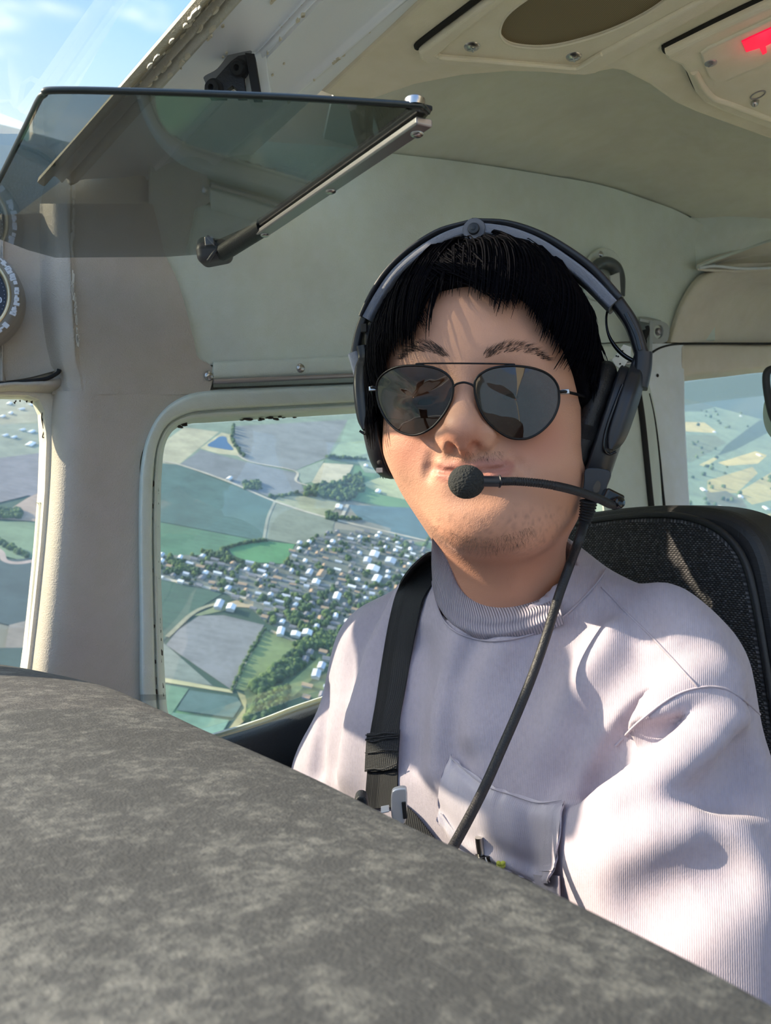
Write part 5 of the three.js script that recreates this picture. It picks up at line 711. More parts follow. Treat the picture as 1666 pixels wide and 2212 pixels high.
{ // ---- headset
  const hs = thing('headset', 'black aviation headset with boom microphone on the man\'s head', 'headset', hl(0, 0.14, 0).toArray());
  const shell = std(col(36, 37, 42), { roughness: 0.42 }), soft = std(col(26, 26, 29), { roughness: 0.55, bumpMap: grainT, bumpScale: 0.0003 }), leather = std(col(140, 144, 158), { roughness: 0.62, bumpMap: grainT, bumpScale: 0.0004 }), gloss = std(col(18, 18, 20), { roughness: 0.16 });
  const on = (l, z = 0) => l.map(([x, y]) => headPt(x, y, () => z));
  // a strap of rounded rectangular section whose width lies along the head's front
  const band = (pts, w, t, n = 50, taper = () => 1) => { const c = spline(pts, n), out = [], m = 12; for (let i = 0; i < n; i++) { const T = V().subVectors(c[Math.min(i + 1, n - 1)], c[Math.max(i - 1, 0)]).normalize(), N = V().crossVectors(T, HF).normalize(), k = taper(i / (n - 1)); for (let q = 0; q < m; q++) { const a = q / m * 6.2832 + 0.26, sq = (v) => Math.sign(v) * Math.pow(Math.abs(v), 0.5); out.push(c[i].clone().addScaledVector(N, sq(Math.sin(a)) * t / 2 * k).addScaledVector(HF, sq(Math.cos(a)) * w / 2)); } } const parts = [sheet(out, m, n, 0, true, true)]; for (const e of [0, n - 1]) { const ring = out.slice(e * m, e * m + m); parts.push(sheet([...ring, ...ring.map(() => c[e].clone())], m, 2, 0, e > 0, true)); } return mergeGeometries(parts); };
  const padL = on([[1014, 503], [960, 524], [905, 558], [860, 598], [826, 646], [799, 694]]), padR = on([[1034, 500], [1100, 510], [1160, 532], [1215, 566], [1270, 608], [1326, 664]]);
  const shL = on([[1018, 490], [955, 508], [897, 543], [848, 588], [813, 638], [788, 690]]), shR = on([[1026, 486], [1100, 491], [1168, 513], [1228, 547], [1285, 590], [1340, 652]]);
  const hb = part('headband', merge([band(shL, 0.028, 0.0042), band(shR, 0.028, 0.0056, 50, (t) => 0.7 + t * 0.5)]), shell, hs, 'dark headband shell folding at the top');
  part('headband_pad', merge([band(padL, 0.026, 0.0088), band(padR, 0.026, 0.0098)]), leather, hb, 'grey leather padding under the headband');
  const hinge = headPt(1024, 495, () => 0.0135); part('hinge_screw', merge([turned([[0, 0.003], [0.004, 0.003], [0.0046, 0.002], [0.0048, 0]], hinge, HF, 24), turned([[0, 0.0036], [0.0018, 0.0036], [0.002, 0.003]], hinge, HF, 6)]), shell, hs); part('hinge_plate', turned([[0, 0.0015], [0.0085, 0.0015], [0.0092, 0.0005], [0.0092, -0.004]], hinge.clone().addScaledVector(HF, -0.001), HF, 28), leather, hs);
  for (const [x, y] of [[1068, 512], [1030, 514]]) part('hair_clip_tab', box(0.006, 0.003, 0.003, headPt(x, y, () => 0.012), HX, HY, 0.0008), leather, hs);
  // sliders between band and cups
  part('slider', band(on([[792, 690], [781, 722], [772, 766]]), 0.020, 0.0078, 24), shell, hs); part('slider', band(on([[1335, 656], [1366, 704], [1388, 770]]), 0.020, 0.0105, 24), shell, hs);
  part('slider_rail', band(on([[1352, 676], [1374, 720], [1384, 756]], 0.0102), 0.0012, 0.0032, 20), gloss, hs); part('slider_rail', band(on([[806, 700], [797, 730], [800, 768]], 0.004), 0.012, 0.005, 20), M.blackMatt, hs); part('slider_notch', box(0.005, 0.007, 0.003, headPt(787, 709, () => 0.0102), HX, HY, 0.0005), M.blackMatt, hs);
  // ear cups: cushion, shell and yoke arm, tilted to the jaw
  const cup = (cx, cy, z, s, tilt, turn, k) => {
    const q = new THREE.Quaternion().setFromRotationMatrix(new THREE.Matrix4().extractRotation(HEAD)).multiply(new THREE.Quaternion().setFromEuler(new THREE.Euler(0, turn, tilt))), c = headPt(cx, cy, () => z), m = new THREE.Matrix4().compose(c, q, V(k, k, k));
    const ring = (u, hh, hw, n = 48) => Array.from({ length: n }, (_, i) => { const a = i / n * 6.2832, sq = (v) => Math.sign(v) * Math.pow(Math.abs(v), 0.8); return V((u > 0 ? u * 0.82 : u) * s, sq(Math.sin(a)) * hh, sq(Math.cos(a)) * hw).applyMatrix4(m); });
    const loft = (rows) => sheet(rows.map((r) => ring(...r)).flat(), 48, rows.length, 0, s > 0, true);
    const cushRows = []; for (let i = 0; i <= 12; i++) { const a = i / 12 * Math.PI; cushRows.push([-0.016 + 0.0085 * (1 - Math.cos(a)), 0.041 + 0.012 * Math.sin(a), 0.031 + 0.012 * Math.sin(a)]); }
    const cg = loft(cushRows), p = cg.attributes.position, nn = cg.attributes.normal, inv = m.clone().invert(); for (let i = 0; i < p.count; i++) { const l = V().fromBufferAttribute(p, i).applyMatrix4(inv), an = Math.atan2(l.y, l.z), w = 0.0007 * Math.sin(an * 34 + 2 * Math.sin(an * 7)) * sstep(0, 0.008, Math.abs(l.x + 0.009 * s) < 0.012 ? 0.012 : 0); p.setXYZ(i, p.getX(i) + nn.getX(i) * w, p.getY(i) + nn.getY(i) * w, p.getZ(i) + nn.getZ(i) * w); } cg.computeVertexNormals();
    const body = part('ear_cup', loft([[0.0000, 0.044, 0.034], [0.0010, 0.0505, 0.0405], [0.002, 0.0525, 0.0425], [0.0035, 0.0530, 0.043], [0.0042, 0.0522, 0.0422], [0.005, 0.0530, 0.043], [0.010, 0.0525, 0.0425], [0.015, 0.051, 0.041], [0.0195, 0.047, 0.037], [0.022, 0.040, 0.031], [0.0235, 0.028, 0.021], [0.024, 0.0005, 0.0005]]), shell, hs, 'black ear cup');
    part('ear_cushion', cg, soft, body, 'soft wrinkled ear cushion');
    return { m, body, at: (u, y, zz) => V(u * 0.82 * s, y, zz).applyMatrix4(m) };
  };
  const R = cup(1290, 936, -0.010, 1, -0.34, 0.05, 1.04), L = cup(846, 903, -0.002, -1, 0.10, 0.0, 0.96);
  const plate = (c, l, label) => part('yoke', patch(l.map((r) => r.map(([u, y, z]) => c.at(u, y, z))), 16, 30, { thick: 0.003 }), shell, c.body, label);
  const zf = (y) => y > 0.047 ? 0.0225 : 0.0440 * Math.pow(Math.max(0, 1 - Math.pow(Math.abs(y) / 0.0545, 2.5)), 0.4);
  const yk = () => [0.062, 0.052, 0.044, 0.03, 0.015, 0.002, -0.006, -0.012].map((y, i) => [0.008, 0.010, 0.015, 0.020, 0.0235, 0.0265].map((u, k) => [lerp(0.016, u, [0.8, 0.8, 0.9, 1, 1, 0.95, 0.75, 0.3][i]), y, (k === 0 ? -0.002 : k === 5 ? -0.012 : k === 4 ? -0.004 : 0.0012) + zf(y)]));
  plate(R, yk(), 'pivot arm over the ear cup'); plate(L, yk(), 'pivot arm over the ear cup');
  part('yoke_block', band(on([[1390, 765], [1388, 800], [1380, 838]], 0.004), 0.024, 0.0135, 16), shell, hs); part('yoke_block', band(on([[770, 766], [777, 790], [783, 812]], 0.004), 0.022, 0.011, 16), leather, hs); part('pivot', box(0.012, 0.011, 0.014, headPt(800, 784, () => 0.008), HX, HY, 0.002), M.blackMatt, hs);
  for (const c of [R, L]) part('yoke_groove', tube([[0.0085, 0.034], [0.0075, 0.015], [0.0075, -0.002], [0.0105, -0.013], [0.016, -0.0155], [0.021, -0.0125]].map(([u, y]) => c.at(u, y, zf(y) + (u > 0.015 ? -0.0025 : 0.0006))), 0.0011, 40, 6), gloss, c.body);
  part('cup_label', box(0.0055, 0.004, 0.001, headPt(820, 1016, () => 0.033), HX, HY, 0.0004), leather, L.body); part('cup_screw', turned([[0, 0.001], [0.0018, 0.001], [0.002, 0]], headPt(820, 999, () => 0.036), HF, 12), M.blackMatt, L.body);
  // microphone arm
  const mount = part('microphone_mount', slab(spline([[1268, 1012], [1318, 1018], [1312, 1050], [1300, 1078], [1262, 1076], [1262, 1040]].map(([x, y]) => headPt(x, y, () => 0.037)), 40, true), headPt(1290, 1045, () => 0.037), HX, HY, -0.006, 0.003, { bevel: 0.001 }), shell, R.body, 'mounting plate with oval hole');
  part('oval_hole', slab(spline([[1291, 1038], [1298, 1046], [1294, 1062], [1284, 1064], [1282, 1052]].map(([x, y]) => headPt(x, y, () => 0.0405)), 24, true), headPt(1290, 1050, () => 0.0405), HX, HY, -0.001, 0.0004), gloss, mount);
  const d = (x, y, dd) => P(x, y, dd), boomP = [[1338, 1083, 0.578], [1322, 1090, 0.575], [1290, 1076, 0.569], [1240, 1059, 0.562], [1180, 1046, 0.556], [1120, 1040, 0.552], [1078, 1040, 0.550]].map((q) => d(...q));
  const boom = part('microphone_boom', tube(boomP, (t) => t > 0.62 ? 0.0029 + 0.00025 * Math.sin(t * 420) : 0.0031, 190, 10), soft, hs, 'flexible microphone boom');
  part('boom_clamp', merge([box(0.014, 0.010, 0.012, d(1322, 1076, 0.585), V(1, -0.5, 0), V(0.5, 1, 0), 0.002), turned([[0, 0.004], [0.0035, 0.004], [0.0045, 0.002], [0.0045, -0.004], [0, -0.005]], d(1334, 1086, 0.577), V(0.7, 0.2, 1), 20)]), gloss, boom);
  part('boom_collar', tube([d(1080, 1040, 0.550), d(1070, 1040, 0.5495), d(1042, 1040, 0.548)], (t) => t < 0.16 ? 0.0044 : 0.0037, 24, 16), shell, boom);
  const foamT = tex(256, (u, v) => fbm(u * 70, v * 36, 3, 2, 0), false, 1);
  const foam = new THREE.SphereGeometry(1, 64, 48), fp = foam.attributes.position; for (let i = 0; i < fp.count; i++) { const v = V().fromBufferAttribute(fp, i), k = 1 + 0.022 * (vnoise(v.x * 26 + 40, v.y * 26 + 40, v.z * 26 + 40) - 0.5) + 0.012 * (vnoise(v.x * 60 + 40, v.y * 60 + 40, v.z * 60 + 40) - 0.5); fp.setXYZ(i, v.x * k * 0.0124, v.y * k * 0.0114, v.z * k * 0.0122); } foam.computeVertexNormals(); foam.translate(...d(1008, 1041, 0.551).toArray());
  part('microphone_foam', foam, std(col(46, 47, 46), { roughness: 1, bumpMap: foamT, bumpScale: 0.0009 }), boom, 'round foam microphone cover');
  // cable
  const relief = [[1272, 1082, 0.600], [1269, 1105, 0.602], [1263, 1128, 0.604]].map((q) => d(...q)); part('cable_relief', tube(relief, (t) => 0.0062 - 0.0016 * t + 0.0006 * Math.sin(t * 46), 60, 12), soft, hs);
  const cp = [[1263, 1128], [1250, 1170], [1232, 1218], [1208, 1285], [1180, 1375], [1152, 1455], [1120, 1535], [1085, 1615], [1052, 1690], [1018, 1758], [975, 1836], [930, 1910]].map(([x, y], i) => { const s = shirtS(x, y), k = s ? -s.z : 0.6; return d(x, y, i === 0 ? 0.604 : Math.min(k - 0.008, [0.604, 0.606, 0.605, 0.60, 0.598, 0.59, 0.58, 0.568, 0.555, 0.54, 0.52, 0.50][i])); });
  cp.push(cab(0.235, -0.30, 0.44), cab(0.17, -0.40, 0.42), cab(0.105, -0.42, 0.42));
  part('cable', tube(cp, (t) => 0.0036, 200, 10), soft, hs, 'cable hanging across the chest');
  part('side_wire', tube([[1318, 646], [1310, 690], [1318, 730], [1345, 765], [1388, 790]].map(([x, y], i) => headPt(x, y, () => -0.012 + i * 0.004)), (t) => 0.0009 + 0.0008 * sstep(0.3, 0.7, t), 60, 8), gloss, hs);
}
{ // ---- shoulder strap with its buckle
  const sb = thing('shoulder_belt', 'black webbing shoulder belt over the man\'s right shoulder', 'seat belt', [0, NY - 0.2, -0.66]);
  const Lp = [[938, 1188], [922, 1198], [886, 1232], [862, 1280], [846, 1335], [830, 1420], [815, 1520], [802, 1600], [797, 1680], [792, 1745]], Rp = [[966, 1200], [960, 1212], [944, 1240], [922, 1290], [908, 1340], [890, 1420], [875, 1500], [864, 1560], [862, 1650], [862, 1740]];
  const g = Lp.map(([x, y], i) => [0, 0.25, 0.5, 0.75, 1].map((t) => { const px = lerp(x, Rp[i][0], t), py = lerp(y, Rp[i][1], t); return shirtS(px, py, 0.003) || meet(skinW, px, py) || P(px, py, 0.68); }));
  g.forEach((r, i) => { const n = grad(shirtF, r[2]); for (let k = 0; k < 5; k++) { const lin = r[0].clone().lerp(r[4], k / 4); r[k].lerp(lin, 0.6); const f = shirtF(r[k].x, r[k].y, r[k].z); if (f < 0.0022) r[k].addScaledVector(n, 0.0022 - f); } });
  const web = tex(256, (u, v) => 0.5 + 0.3 * Math.sin(u * 6.2832 * 16) + 0.2 * Math.sin(v * 6.2832 * 32), false, 1 / 0.03);
  const webM = std(col(28, 29, 33), { roughness: 0.7, bumpMap: web, bumpScale: 0.0004 });
  part('webbing', patch(g, 14, 70, { thick: 0.0016, flip: true }), webM, sb, 'flat black webbing');
  const g2 = [[[800, 1585], [866, 1578]], [[798, 1620], [864, 1618]], [[796, 1665], [862, 1662]]].map(([a, b]) => [0, 0.5, 1].map((t) => { const q = shirtS(lerp(a[0], b[0], t), lerp(a[1], b[1], t), 0.0052); return q; }));
  if (g2.every((r) => r.every(Boolean))) { const dd = part('doubled_webbing', patch(g2, 14, 20, { thick: 0.0016, flip: true }), webM, sb, 'doubled end with stitching'); seedN = 5; const sts = []; for (const y of [1590, 1596, 1602, 1625, 1660]) sts.push(tube([0, 0.3, 0.6, 1].map((t) => shirtS(lerp(800, 863, t), y + rr(-3, 3) - t * 4, 0.0068)).filter(Boolean), 0.0005, 40, 5)); part('stitching', merge(sts), std(col(40, 41, 46), { roughness: 0.8 }), dd); }
  const B = (x, y, o) => P(x, y, 0.585 - o);
  part('buckle_tongue', merge([slab(spline([[852, 1704], [874, 1700], [880, 1712], [878, 1760], [872, 1778], [850, 1772], [845, 1745], [846, 1716]].map(([x, y]) => B(x, y, 0)), 40, true), B(862, 1740, 0), V(1, 0, 0), UP, -0.004, 0.0025, { bevel: 0.0012 }), box(0.006, 0.0012, 0.012, B(832, 1748, 0), V(1, 0.2, 0), UP, 0.0004)]), std(col(226, 222, 220), { metalness: 0.5, roughness: 0.38 }), sb, 'polished steel buckle tongue');
  part('buckle_slot', box(0.003, 0.012, 0.002, B(874, 1750, 0.0026), V(1, 0.1, 0), UP, 0.0005), M.rubber, sb);
  part('buckle', merge([slab(spline([[768, 1722], [790, 1718], [796, 1750], [786, 1790], [764, 1780]].map(([x, y]) => P(x, y, 0.60)), 30, true), P(780, 1750, 0.60), V(1, 0, 0), UP, -0.01, 0.004, { bevel: 0.002 })]), M.black, sb);
  const lap = [[862, 1720], [900, 1752], [940, 1800], [990, 1860]].map(([x, y]) => { const q = shirtS(x, y, 0.004); return q || P(x, y, 0.58); }), lap2 = [[860, 1800], [900, 1830], [940, 1870], [990, 1920]].map(([x, y]) => { const q = shirtS(x, y, 0.004); return q || P(x, y, 0.57); });
  part('lap_webbing', patch([lap, lap.map((p, i) => p.clone().lerp(lap2[i], 0.5).add(V(-0.002, 0, 0.003))), lap2], 24, 8, { thick: 0.0016, flip: true }), webM, sb);
}
{ // ---- pen and cord in the chest pocket
  const pn = thing('pen', 'dark pen with steel clip standing in the chest pocket', 'pen', P(1050, 1850, 0.555).toArray()), dp = (x, y, o = 0) => { const s = shirtS(x, y, 0.006); return s ? s.add(V(0, 0, o)) : P(x, y, 0.56); };
  part('barrel', tube([dp(1050, 1833, 0.004), dp(1054, 1865, 0.004), dp(1062, 1930, 0.004)], 0.0056, 20, 14), std(col(22, 22, 24), { roughness: 0.25 }), pn); part('clicker', tube([dp(1042, 1797, 0.004), dp(1044, 1815, 0.004), dp(1047, 1832, 0.004)], 0.003, 14, 12), M.steel, pn); part('clip', tube([dp(1050, 1832, 0.010), dp(1056, 1850, 0.012), dp(1062, 1890, 0.011)], 0.0012, 14, 8, { flat: 2 }), M.steel, pn);
  const cd = thing('cord', 'short yellow green braided cord hanging out of the pocket beside the pen', 'cord', P(1080, 1865, 0.55).toArray()), bm = std(col(186, 190, 74), { roughness: 0.7 });
  const lst = []; for (let i = 0; i < 8; i++) { const t = i / 7, q = dp(lerp(1086, 1073, t) + 2 * Math.sin(i * 2), lerp(1848, 1886, t), 0.006); for (const s of [-1, 1]) { const e = new THREE.SphereGeometry(0.0017, 10, 8); e.scale(1.3, 1, 1); e.rotateZ(s * 0.6); e.translate(q.x + s * 0.0013, q.y, q.z); lst.push(e); } } part('braid', merge(lst), bm, cd);
}
// ================================================================= FITTINGS OF THE CABIN
{ // ---- tinted sun visor on its arm
  const nV = V(0, 1, 0.07), cV = 0.1845, vp = (x, y) => onPlane(x, y, nV, cV), N = nV.clone().normalize(), X = V(1, 0, 0), Y = V().crossVectors(N, X).normalize();
  const sv = thing('sun_visor', 'smoke tinted see-through sun visor with a metal edge strip', 'sun visor', vp(400, 380).toArray());
  const o = [[118, 195], [300, 198], [600, 209], [880, 226], [912, 231], [925, 242], [910, 260], [820, 319], [712, 391], [572, 489], [520, 523], [480, 538], [430, 546], [360, 551], [120, 553], [62, 537], [0, 513], [-30, 492], [-44, 468], [0, 385], [60, 265], [84, 216], [96, 203]].map(([x, y]) => vp(x, y));
  const tint = new THREE.MeshPhysicalMaterial({ color: new THREE.Color(0.50, 0.525, 0.51), roughness: 0.03, transmission: 1, thickness: 0, ior: 1.5 });
  part('tinted_panel', slab(o, vp(400, 380), X, Y, -0.0016, 0.0016), tint, sv, 'smoke grey transparent panel');
  part('panel_edge', tube([...o.slice(17), ...o.slice(0, 6)].map((p) => p.clone()), 0.0018, 120, 6), std(col(36, 42, 40), { roughness: 0.3 }), sv, 'polished dark edge');
  const a = vp(918, 244).addScaledVector(N, -0.0035), b = vp(566, 492).addScaledVector(N, -0.0035), dir = b.clone().sub(a).normalize(), side = V().crossVectors(dir, N).normalize(), mid = a.clone().lerp(b, 0.5);
  part('edge_strip', box(a.distanceTo(b), 0.0042, 0.0105, mid.clone().addScaledVector(N, -0.001), dir, N, 0.0012, 3), M.alu, sv, 'brushed metal strip'); part('edge_strip', box(a.distanceTo(b), 0.003, 0.0105, mid.clone().addScaledVector(N, 0.007), dir, N, 0.001, 2), M.black, sv);
  for (const [x, y] of [[901, 262], [714, 391], [572, 489]]) { const q = vp(x, y).addScaledVector(N, -0.0065); part('screw', turned([[0, 0.002], [0.0022, 0.0019], [0.0036, 0.001], [0.0038, 0]], q, N.clone().negate(), 16), M.steel, sv); } part('screw', turned([[0, 0.002], [0.004, 0.0018], [0.0055, 0.0005], [0.0055, -0.003]], vp(896, 232).addScaledVector(N, 0.0035), N, 16), M.steel, sv);
  const c1 = vp(572, 488), c2 = vp(482, 536).add(V(0, -0.004, 0)); part('arm', tube([c1, c1.clone().lerp(c2, 0.5), c2], 0.0075, 16, 12), M.black, sv, 'dark arm behind the panel');
  const k = vp(464, 540).add(V(0, -0.003, 0)); part('clamp', merge([box(0.030, 0.019, 0.024, k, V(1, 0.16, 0.1), UP, 0.007, 4), tube([k.clone().add(V(0.012, 0.006, 0)), k.clone().add(V(0.004, -0.002, 0.013)), k.clone().add(V(-0.004, -0.010, 0.010))], 0.0016, 16, 6)]), std(col(76, 74, 78), { roughness: 0.5 }), sv, 'dark grey clamp'); part('clamp_insert', box(0.009, 0.009, 0.004, k.clone().add(V(-0.002, 0.007, 0.0115)), V(1, 0.1, 0), UP, 0.0015), M.alu, sv);
}
{ // ---- black bracket on the windscreen channel
  const d0 = 0.668, bp = (x, y, o = 0) => P(x, y, d0 - o), X = V(1, 0, 0), br = thing('visor_bracket', 'black bolted bracket on the pale windscreen channel above the visor', 'bracket', P(510, 160, d0).toArray());
  part('base_plate', slab(spline([[524, 118], [530, 100], [548, 92], [566, 97], [575, 118], [580, 160], [584, 218], [540, 218], [530, 160]].map(([x, y]) => bp(x, y, -0.012)), 50, true), bp(550, 150, -0.012), X, UP, -0.008, 0.003, { bevel: 0.001 }), M.paint, br, 'pale base plate');
  part('mounting_foot', slab(spline([[440, 170], [470, 150], [500, 112], [520, 96], [548, 92], [540, 118], [508, 150], [470, 190]].map(([x, y]) => bp(x, y, -0.008)), 40, true), bp(500, 130, -0.008), X, UP, -0.006, 0.002, { bevel: 0.001 }), std(col(112, 114, 118), { roughness: 0.6 }), br);
  part('plate', slab([[455, 214], [457, 186], [466, 174], [500, 136], [516, 124], [532, 121], [538, 128], [528, 160], [534, 214], [514, 214], [513, 196], [504, 189], [494, 196], [490, 214]].map(([x, y]) => bp(x, y, 0)), bp(500, 160, 0), X, UP, -0.003, 0.003, { bevel: 0.0008 }), M.black, br, 'black side plate with a notch');
  part('plate', slab([[531, 119], [551, 121], [566, 214], [547, 214], [538, 160]].map(([x, y]) => bp(x, y, 0.004)), bp(548, 160, 0.004), X, UP, -0.006, 0.004, { bevel: 0.0008 }), M.blackMatt, br);
  for (const [x, y] of [[517, 150], [462, 192]]) part('bolt', merge([turned([[0.0025, 0.006], [0.005, 0.006], [0.0058, 0.005], [0.006, 0.001], [0.0078, 0.001], [0.0078, -0.002]], bp(x, y, 0.003), V(-0.25, -0.25, 1), 20), turned([[0, 0.003], [0.0025, 0.003], [0.0028, 0.006]], bp(x, y, 0.003), V(-0.25, -0.25, 1), 6)]), M.black, br);
}
{ // ---- overhead: loudspeaker panel and light console
  const YC = 0.40, cp = (x, y) => Yp(x, y, YC), CX = V(1, 0, 0), CZ = V(0, 0, -1), o0 = cp(1150, 60), dn = (pts, z0, z1, b, holes) => slab(pts, o0, CX, V(0, 0, 1), z0, z1, { bevel: b, seg: 4, holes });  // z grows downwards
  const sp = thing('speaker_panel', 'beige overhead loudspeaker panel with an oval grille', 'loudspeaker', cp(1150, 60).toArray());
  const oval = spline([[1081, 52], [1084, 72], [1104, 88], [1150, 95], [1200, 92], [1260, 78], [1320, 58], [1380, 30], [1430, -2], [1475, -44], [1490, -90], [1440, -112], [1340, -104], [1240, -72], [1150, -20], [1098, 20]].map(([x, y]) => cp(x, y)), 72, true);
  const outer = [[905, 98], [908, 112], [925, 122], [1010, 128], [1100, 134], [1200, 142], [1262, 147], [1288, 142], [1330, 116], [1480, 34], [1680, -80], [1800, -150], [1500, -330], [1200, -150], [1060, -18], [980, 42]].map(([x, y]) => cp(x, y)), mid = [[946, 103], [955, 108], [1010, 112], [1100, 120], [1200, 128], [1236, 131], [1254, 128], [1300, 100], [1440, 24], [1640, -84], [1720, -140], [1480, -270], [1220, -120], [1090, -14], [1010, 46]].map(([x, y]) => cp(x, y));
  part('surround', dn(outer, -0.004, 0.0075, 0.003, [mid.map((p) => p.clone())]), M.headliner, sp, 'raised outer rim'); part('baffle', dn(mid, -0.006, 0.0040, 0.001, [oval]), M.headliner, sp);
  part('inner_rim', tube([...mid.slice(0, 8)].map((p) => p.clone().add(V(0, -0.0070, 0))), 0.0018, 80, 8), M.headliner, sp); part('oval_rim', tube(oval.map((p) => p.clone().add(V(0, -0.0036, 0))), 0.0012, 140, 8, { closed: true }), M.headliner, sp);
  part('gap', tube([[905, 104], [912, 92], [980, 40], [1060, -20]].map(([x, y]) => cp(x - 4, y - 3).add(V(0, -0.0005, 0))), 0.0028, 40, 8), M.rubber, sp, 'dark gap along the panel');
  const holes = tex(256, (u, v) => { const a = (x, y) => hyp(((u * 16 + x) % 1) - 0.5, ((v * 16 + y) % 1) - 0.5), r = Math.min(a(0, 0), a(0.5, 0.5)); const k = 0.55 + 0.45 * sstep(0.16, 0.26, r); return [k, k, k]; }, true, 1 / 0.028);
  const gg = dn(oval, -0.002, 0.0008, 0), uv = gg.attributes.uv; void uv; part('grille', gg, std(col(150, 134, 102), { roughness: 0.7, map: holes, metalness: 0.1 }), sp, 'perforated oval grille');
  for (const [x, y] of [[1020, 90], [1240, 112]]) part('screw', merge([turned([[0, 0.0030], [0.003, 0.0029], [0.0062, 0.0018], [0.0072, 0]], cp(x, y).add(V(0, -0.0035, 0)), V(0, -1, 0), 24), box(0.0075, 0.0014, 0.0014, cp(x, y).add(V(0, -0.0067, 0)), V(1, 0, 0.4), UP, 0.0003, 1), box(0.0075, 0.0014, 0.0014, cp(x, y).add(V(0, -0.0067, 0)), V(0.4, 0, -1), UP, 0.0003, 1)]), M.steel, sp);

  const lc = thing('light_console', 'overhead light console with a red lens at the top right corner', 'console', cp(1600, 130).toArray());
  const co = [[1436, 96], [1440, 108], [1470, 120], [1484, 140], [1502, 182], [1520, 202], [1560, 222], [1620, 244], [1700, 276], [1900, 350], [2100, 250], [1900, 0], [1700, -30], [1640, -4], [1540, 44]].map(([x, y]) => cp(x, y)), grow = (l, k) => { const c = l.reduce((s, p) => s.add(p), V()).multiplyScalar(1 / l.length); return l.map((p) => p.clone().lerp(c, k)); };
  part('housing', dn(co, -0.002, 0.010, 0.005), M.headliner, lc, 'beige housing'); part('gap', tube(grow(co, -0.006).slice(0, 10).map((p) => p.clone().add(V(0, -0.001, 0))).concat([]), 0.0022, 100, 8), M.rubber, lc, 'dark seam around the console'); part('gap', tube([co[0], co[14], co[13], co[12]].map((p) => p.clone().add(V(0, -0.001, 0))), 0.0022, 40, 8), M.rubber, lc);
  part('console_rim', tube([[1500, 130], [1520, 165], [1542, 188], [1580, 202], [1640, 226], [1700, 250], [1800, 290]].map(([x, y]) => cp(x, y).add(V(0, -0.0098, 0))), 0.0034, 60, 8), M.headliner, lc);
  const inP = [[1514, 112], [1520, 132], [1530, 160], [1542, 172], [1560, 172], [1660, 132], [1800, 70], [1760, -10], [1650, 44], [1530, 100]].map(([x, y]) => Yp(x, y, YC - 0.010)); part('cover_plate', dn(inP, 0.006, 0.0125, 0.002), M.headliner, lc, 'cover plate');
  const low = (x, y) => Yp(x, y, YC - 0.0125), red = std(col(255, 20, 60), { roughness: 0.35, emissive: new THREE.Color(1, 0.0, 0.06), emissiveIntensity: 0.55 });
  const lens = part('red_lens', dn([[1602, 88], [1620, 79], [1666, 58], [1720, 34], [1730, 60], [1666, 92], [1654, 98], [1657, 112], [1648, 117], [1641, 102], [1612, 111]].map(([x, y]) => low(x, y)), 0.0115, 0.0135, 0.0005), red, lc, 'glowing red lens'); void lens;
  const rl = new THREE.PointLight(new THREE.Color(1, 0.05, 0.1), 0.0006); rl.name = 'red_lens_light'; rl.castShadow = true; rl.position.copy(low(1650, 88)).add(V(0, -0.012, 0)); rl.shadow.radius = 0.4; scene.add(rl);
  part('screw', merge([turned([[0, 0.0022], [0.003, 0.002], [0.005, 0.0008], [0.0052, 0]], low(1536, 136), V(0, -1, 0), 20), box(0.005, 0.001, 0.001, low(1536, 136).add(V(0, -0.0022, 0)), V(0.5, 0, 1), UP, 0.0002, 1)]), M.alu, lc);
  part('hole_ring', tube(Array.from({ length: 20 }, (_, i) => cp(1638 + 16 * Math.cos(i * 0.314), 181 + 7 * Math.sin(i * 0.314) - 6 * Math.cos(i * 0.314)).add(V(0, -0.0105, 0))), 0.0006, 40, 6, { closed: true }), M.alu, lc); part('pin', turned([[0, 0.006], [0.002, 0.005], [0.0034, 0.003], [0.0034, -0.001]], cp(1632, 196).add(V(0, -0.010, 0)), V(-0.3, -1, 0.2), 14), M.steel, lc);
}
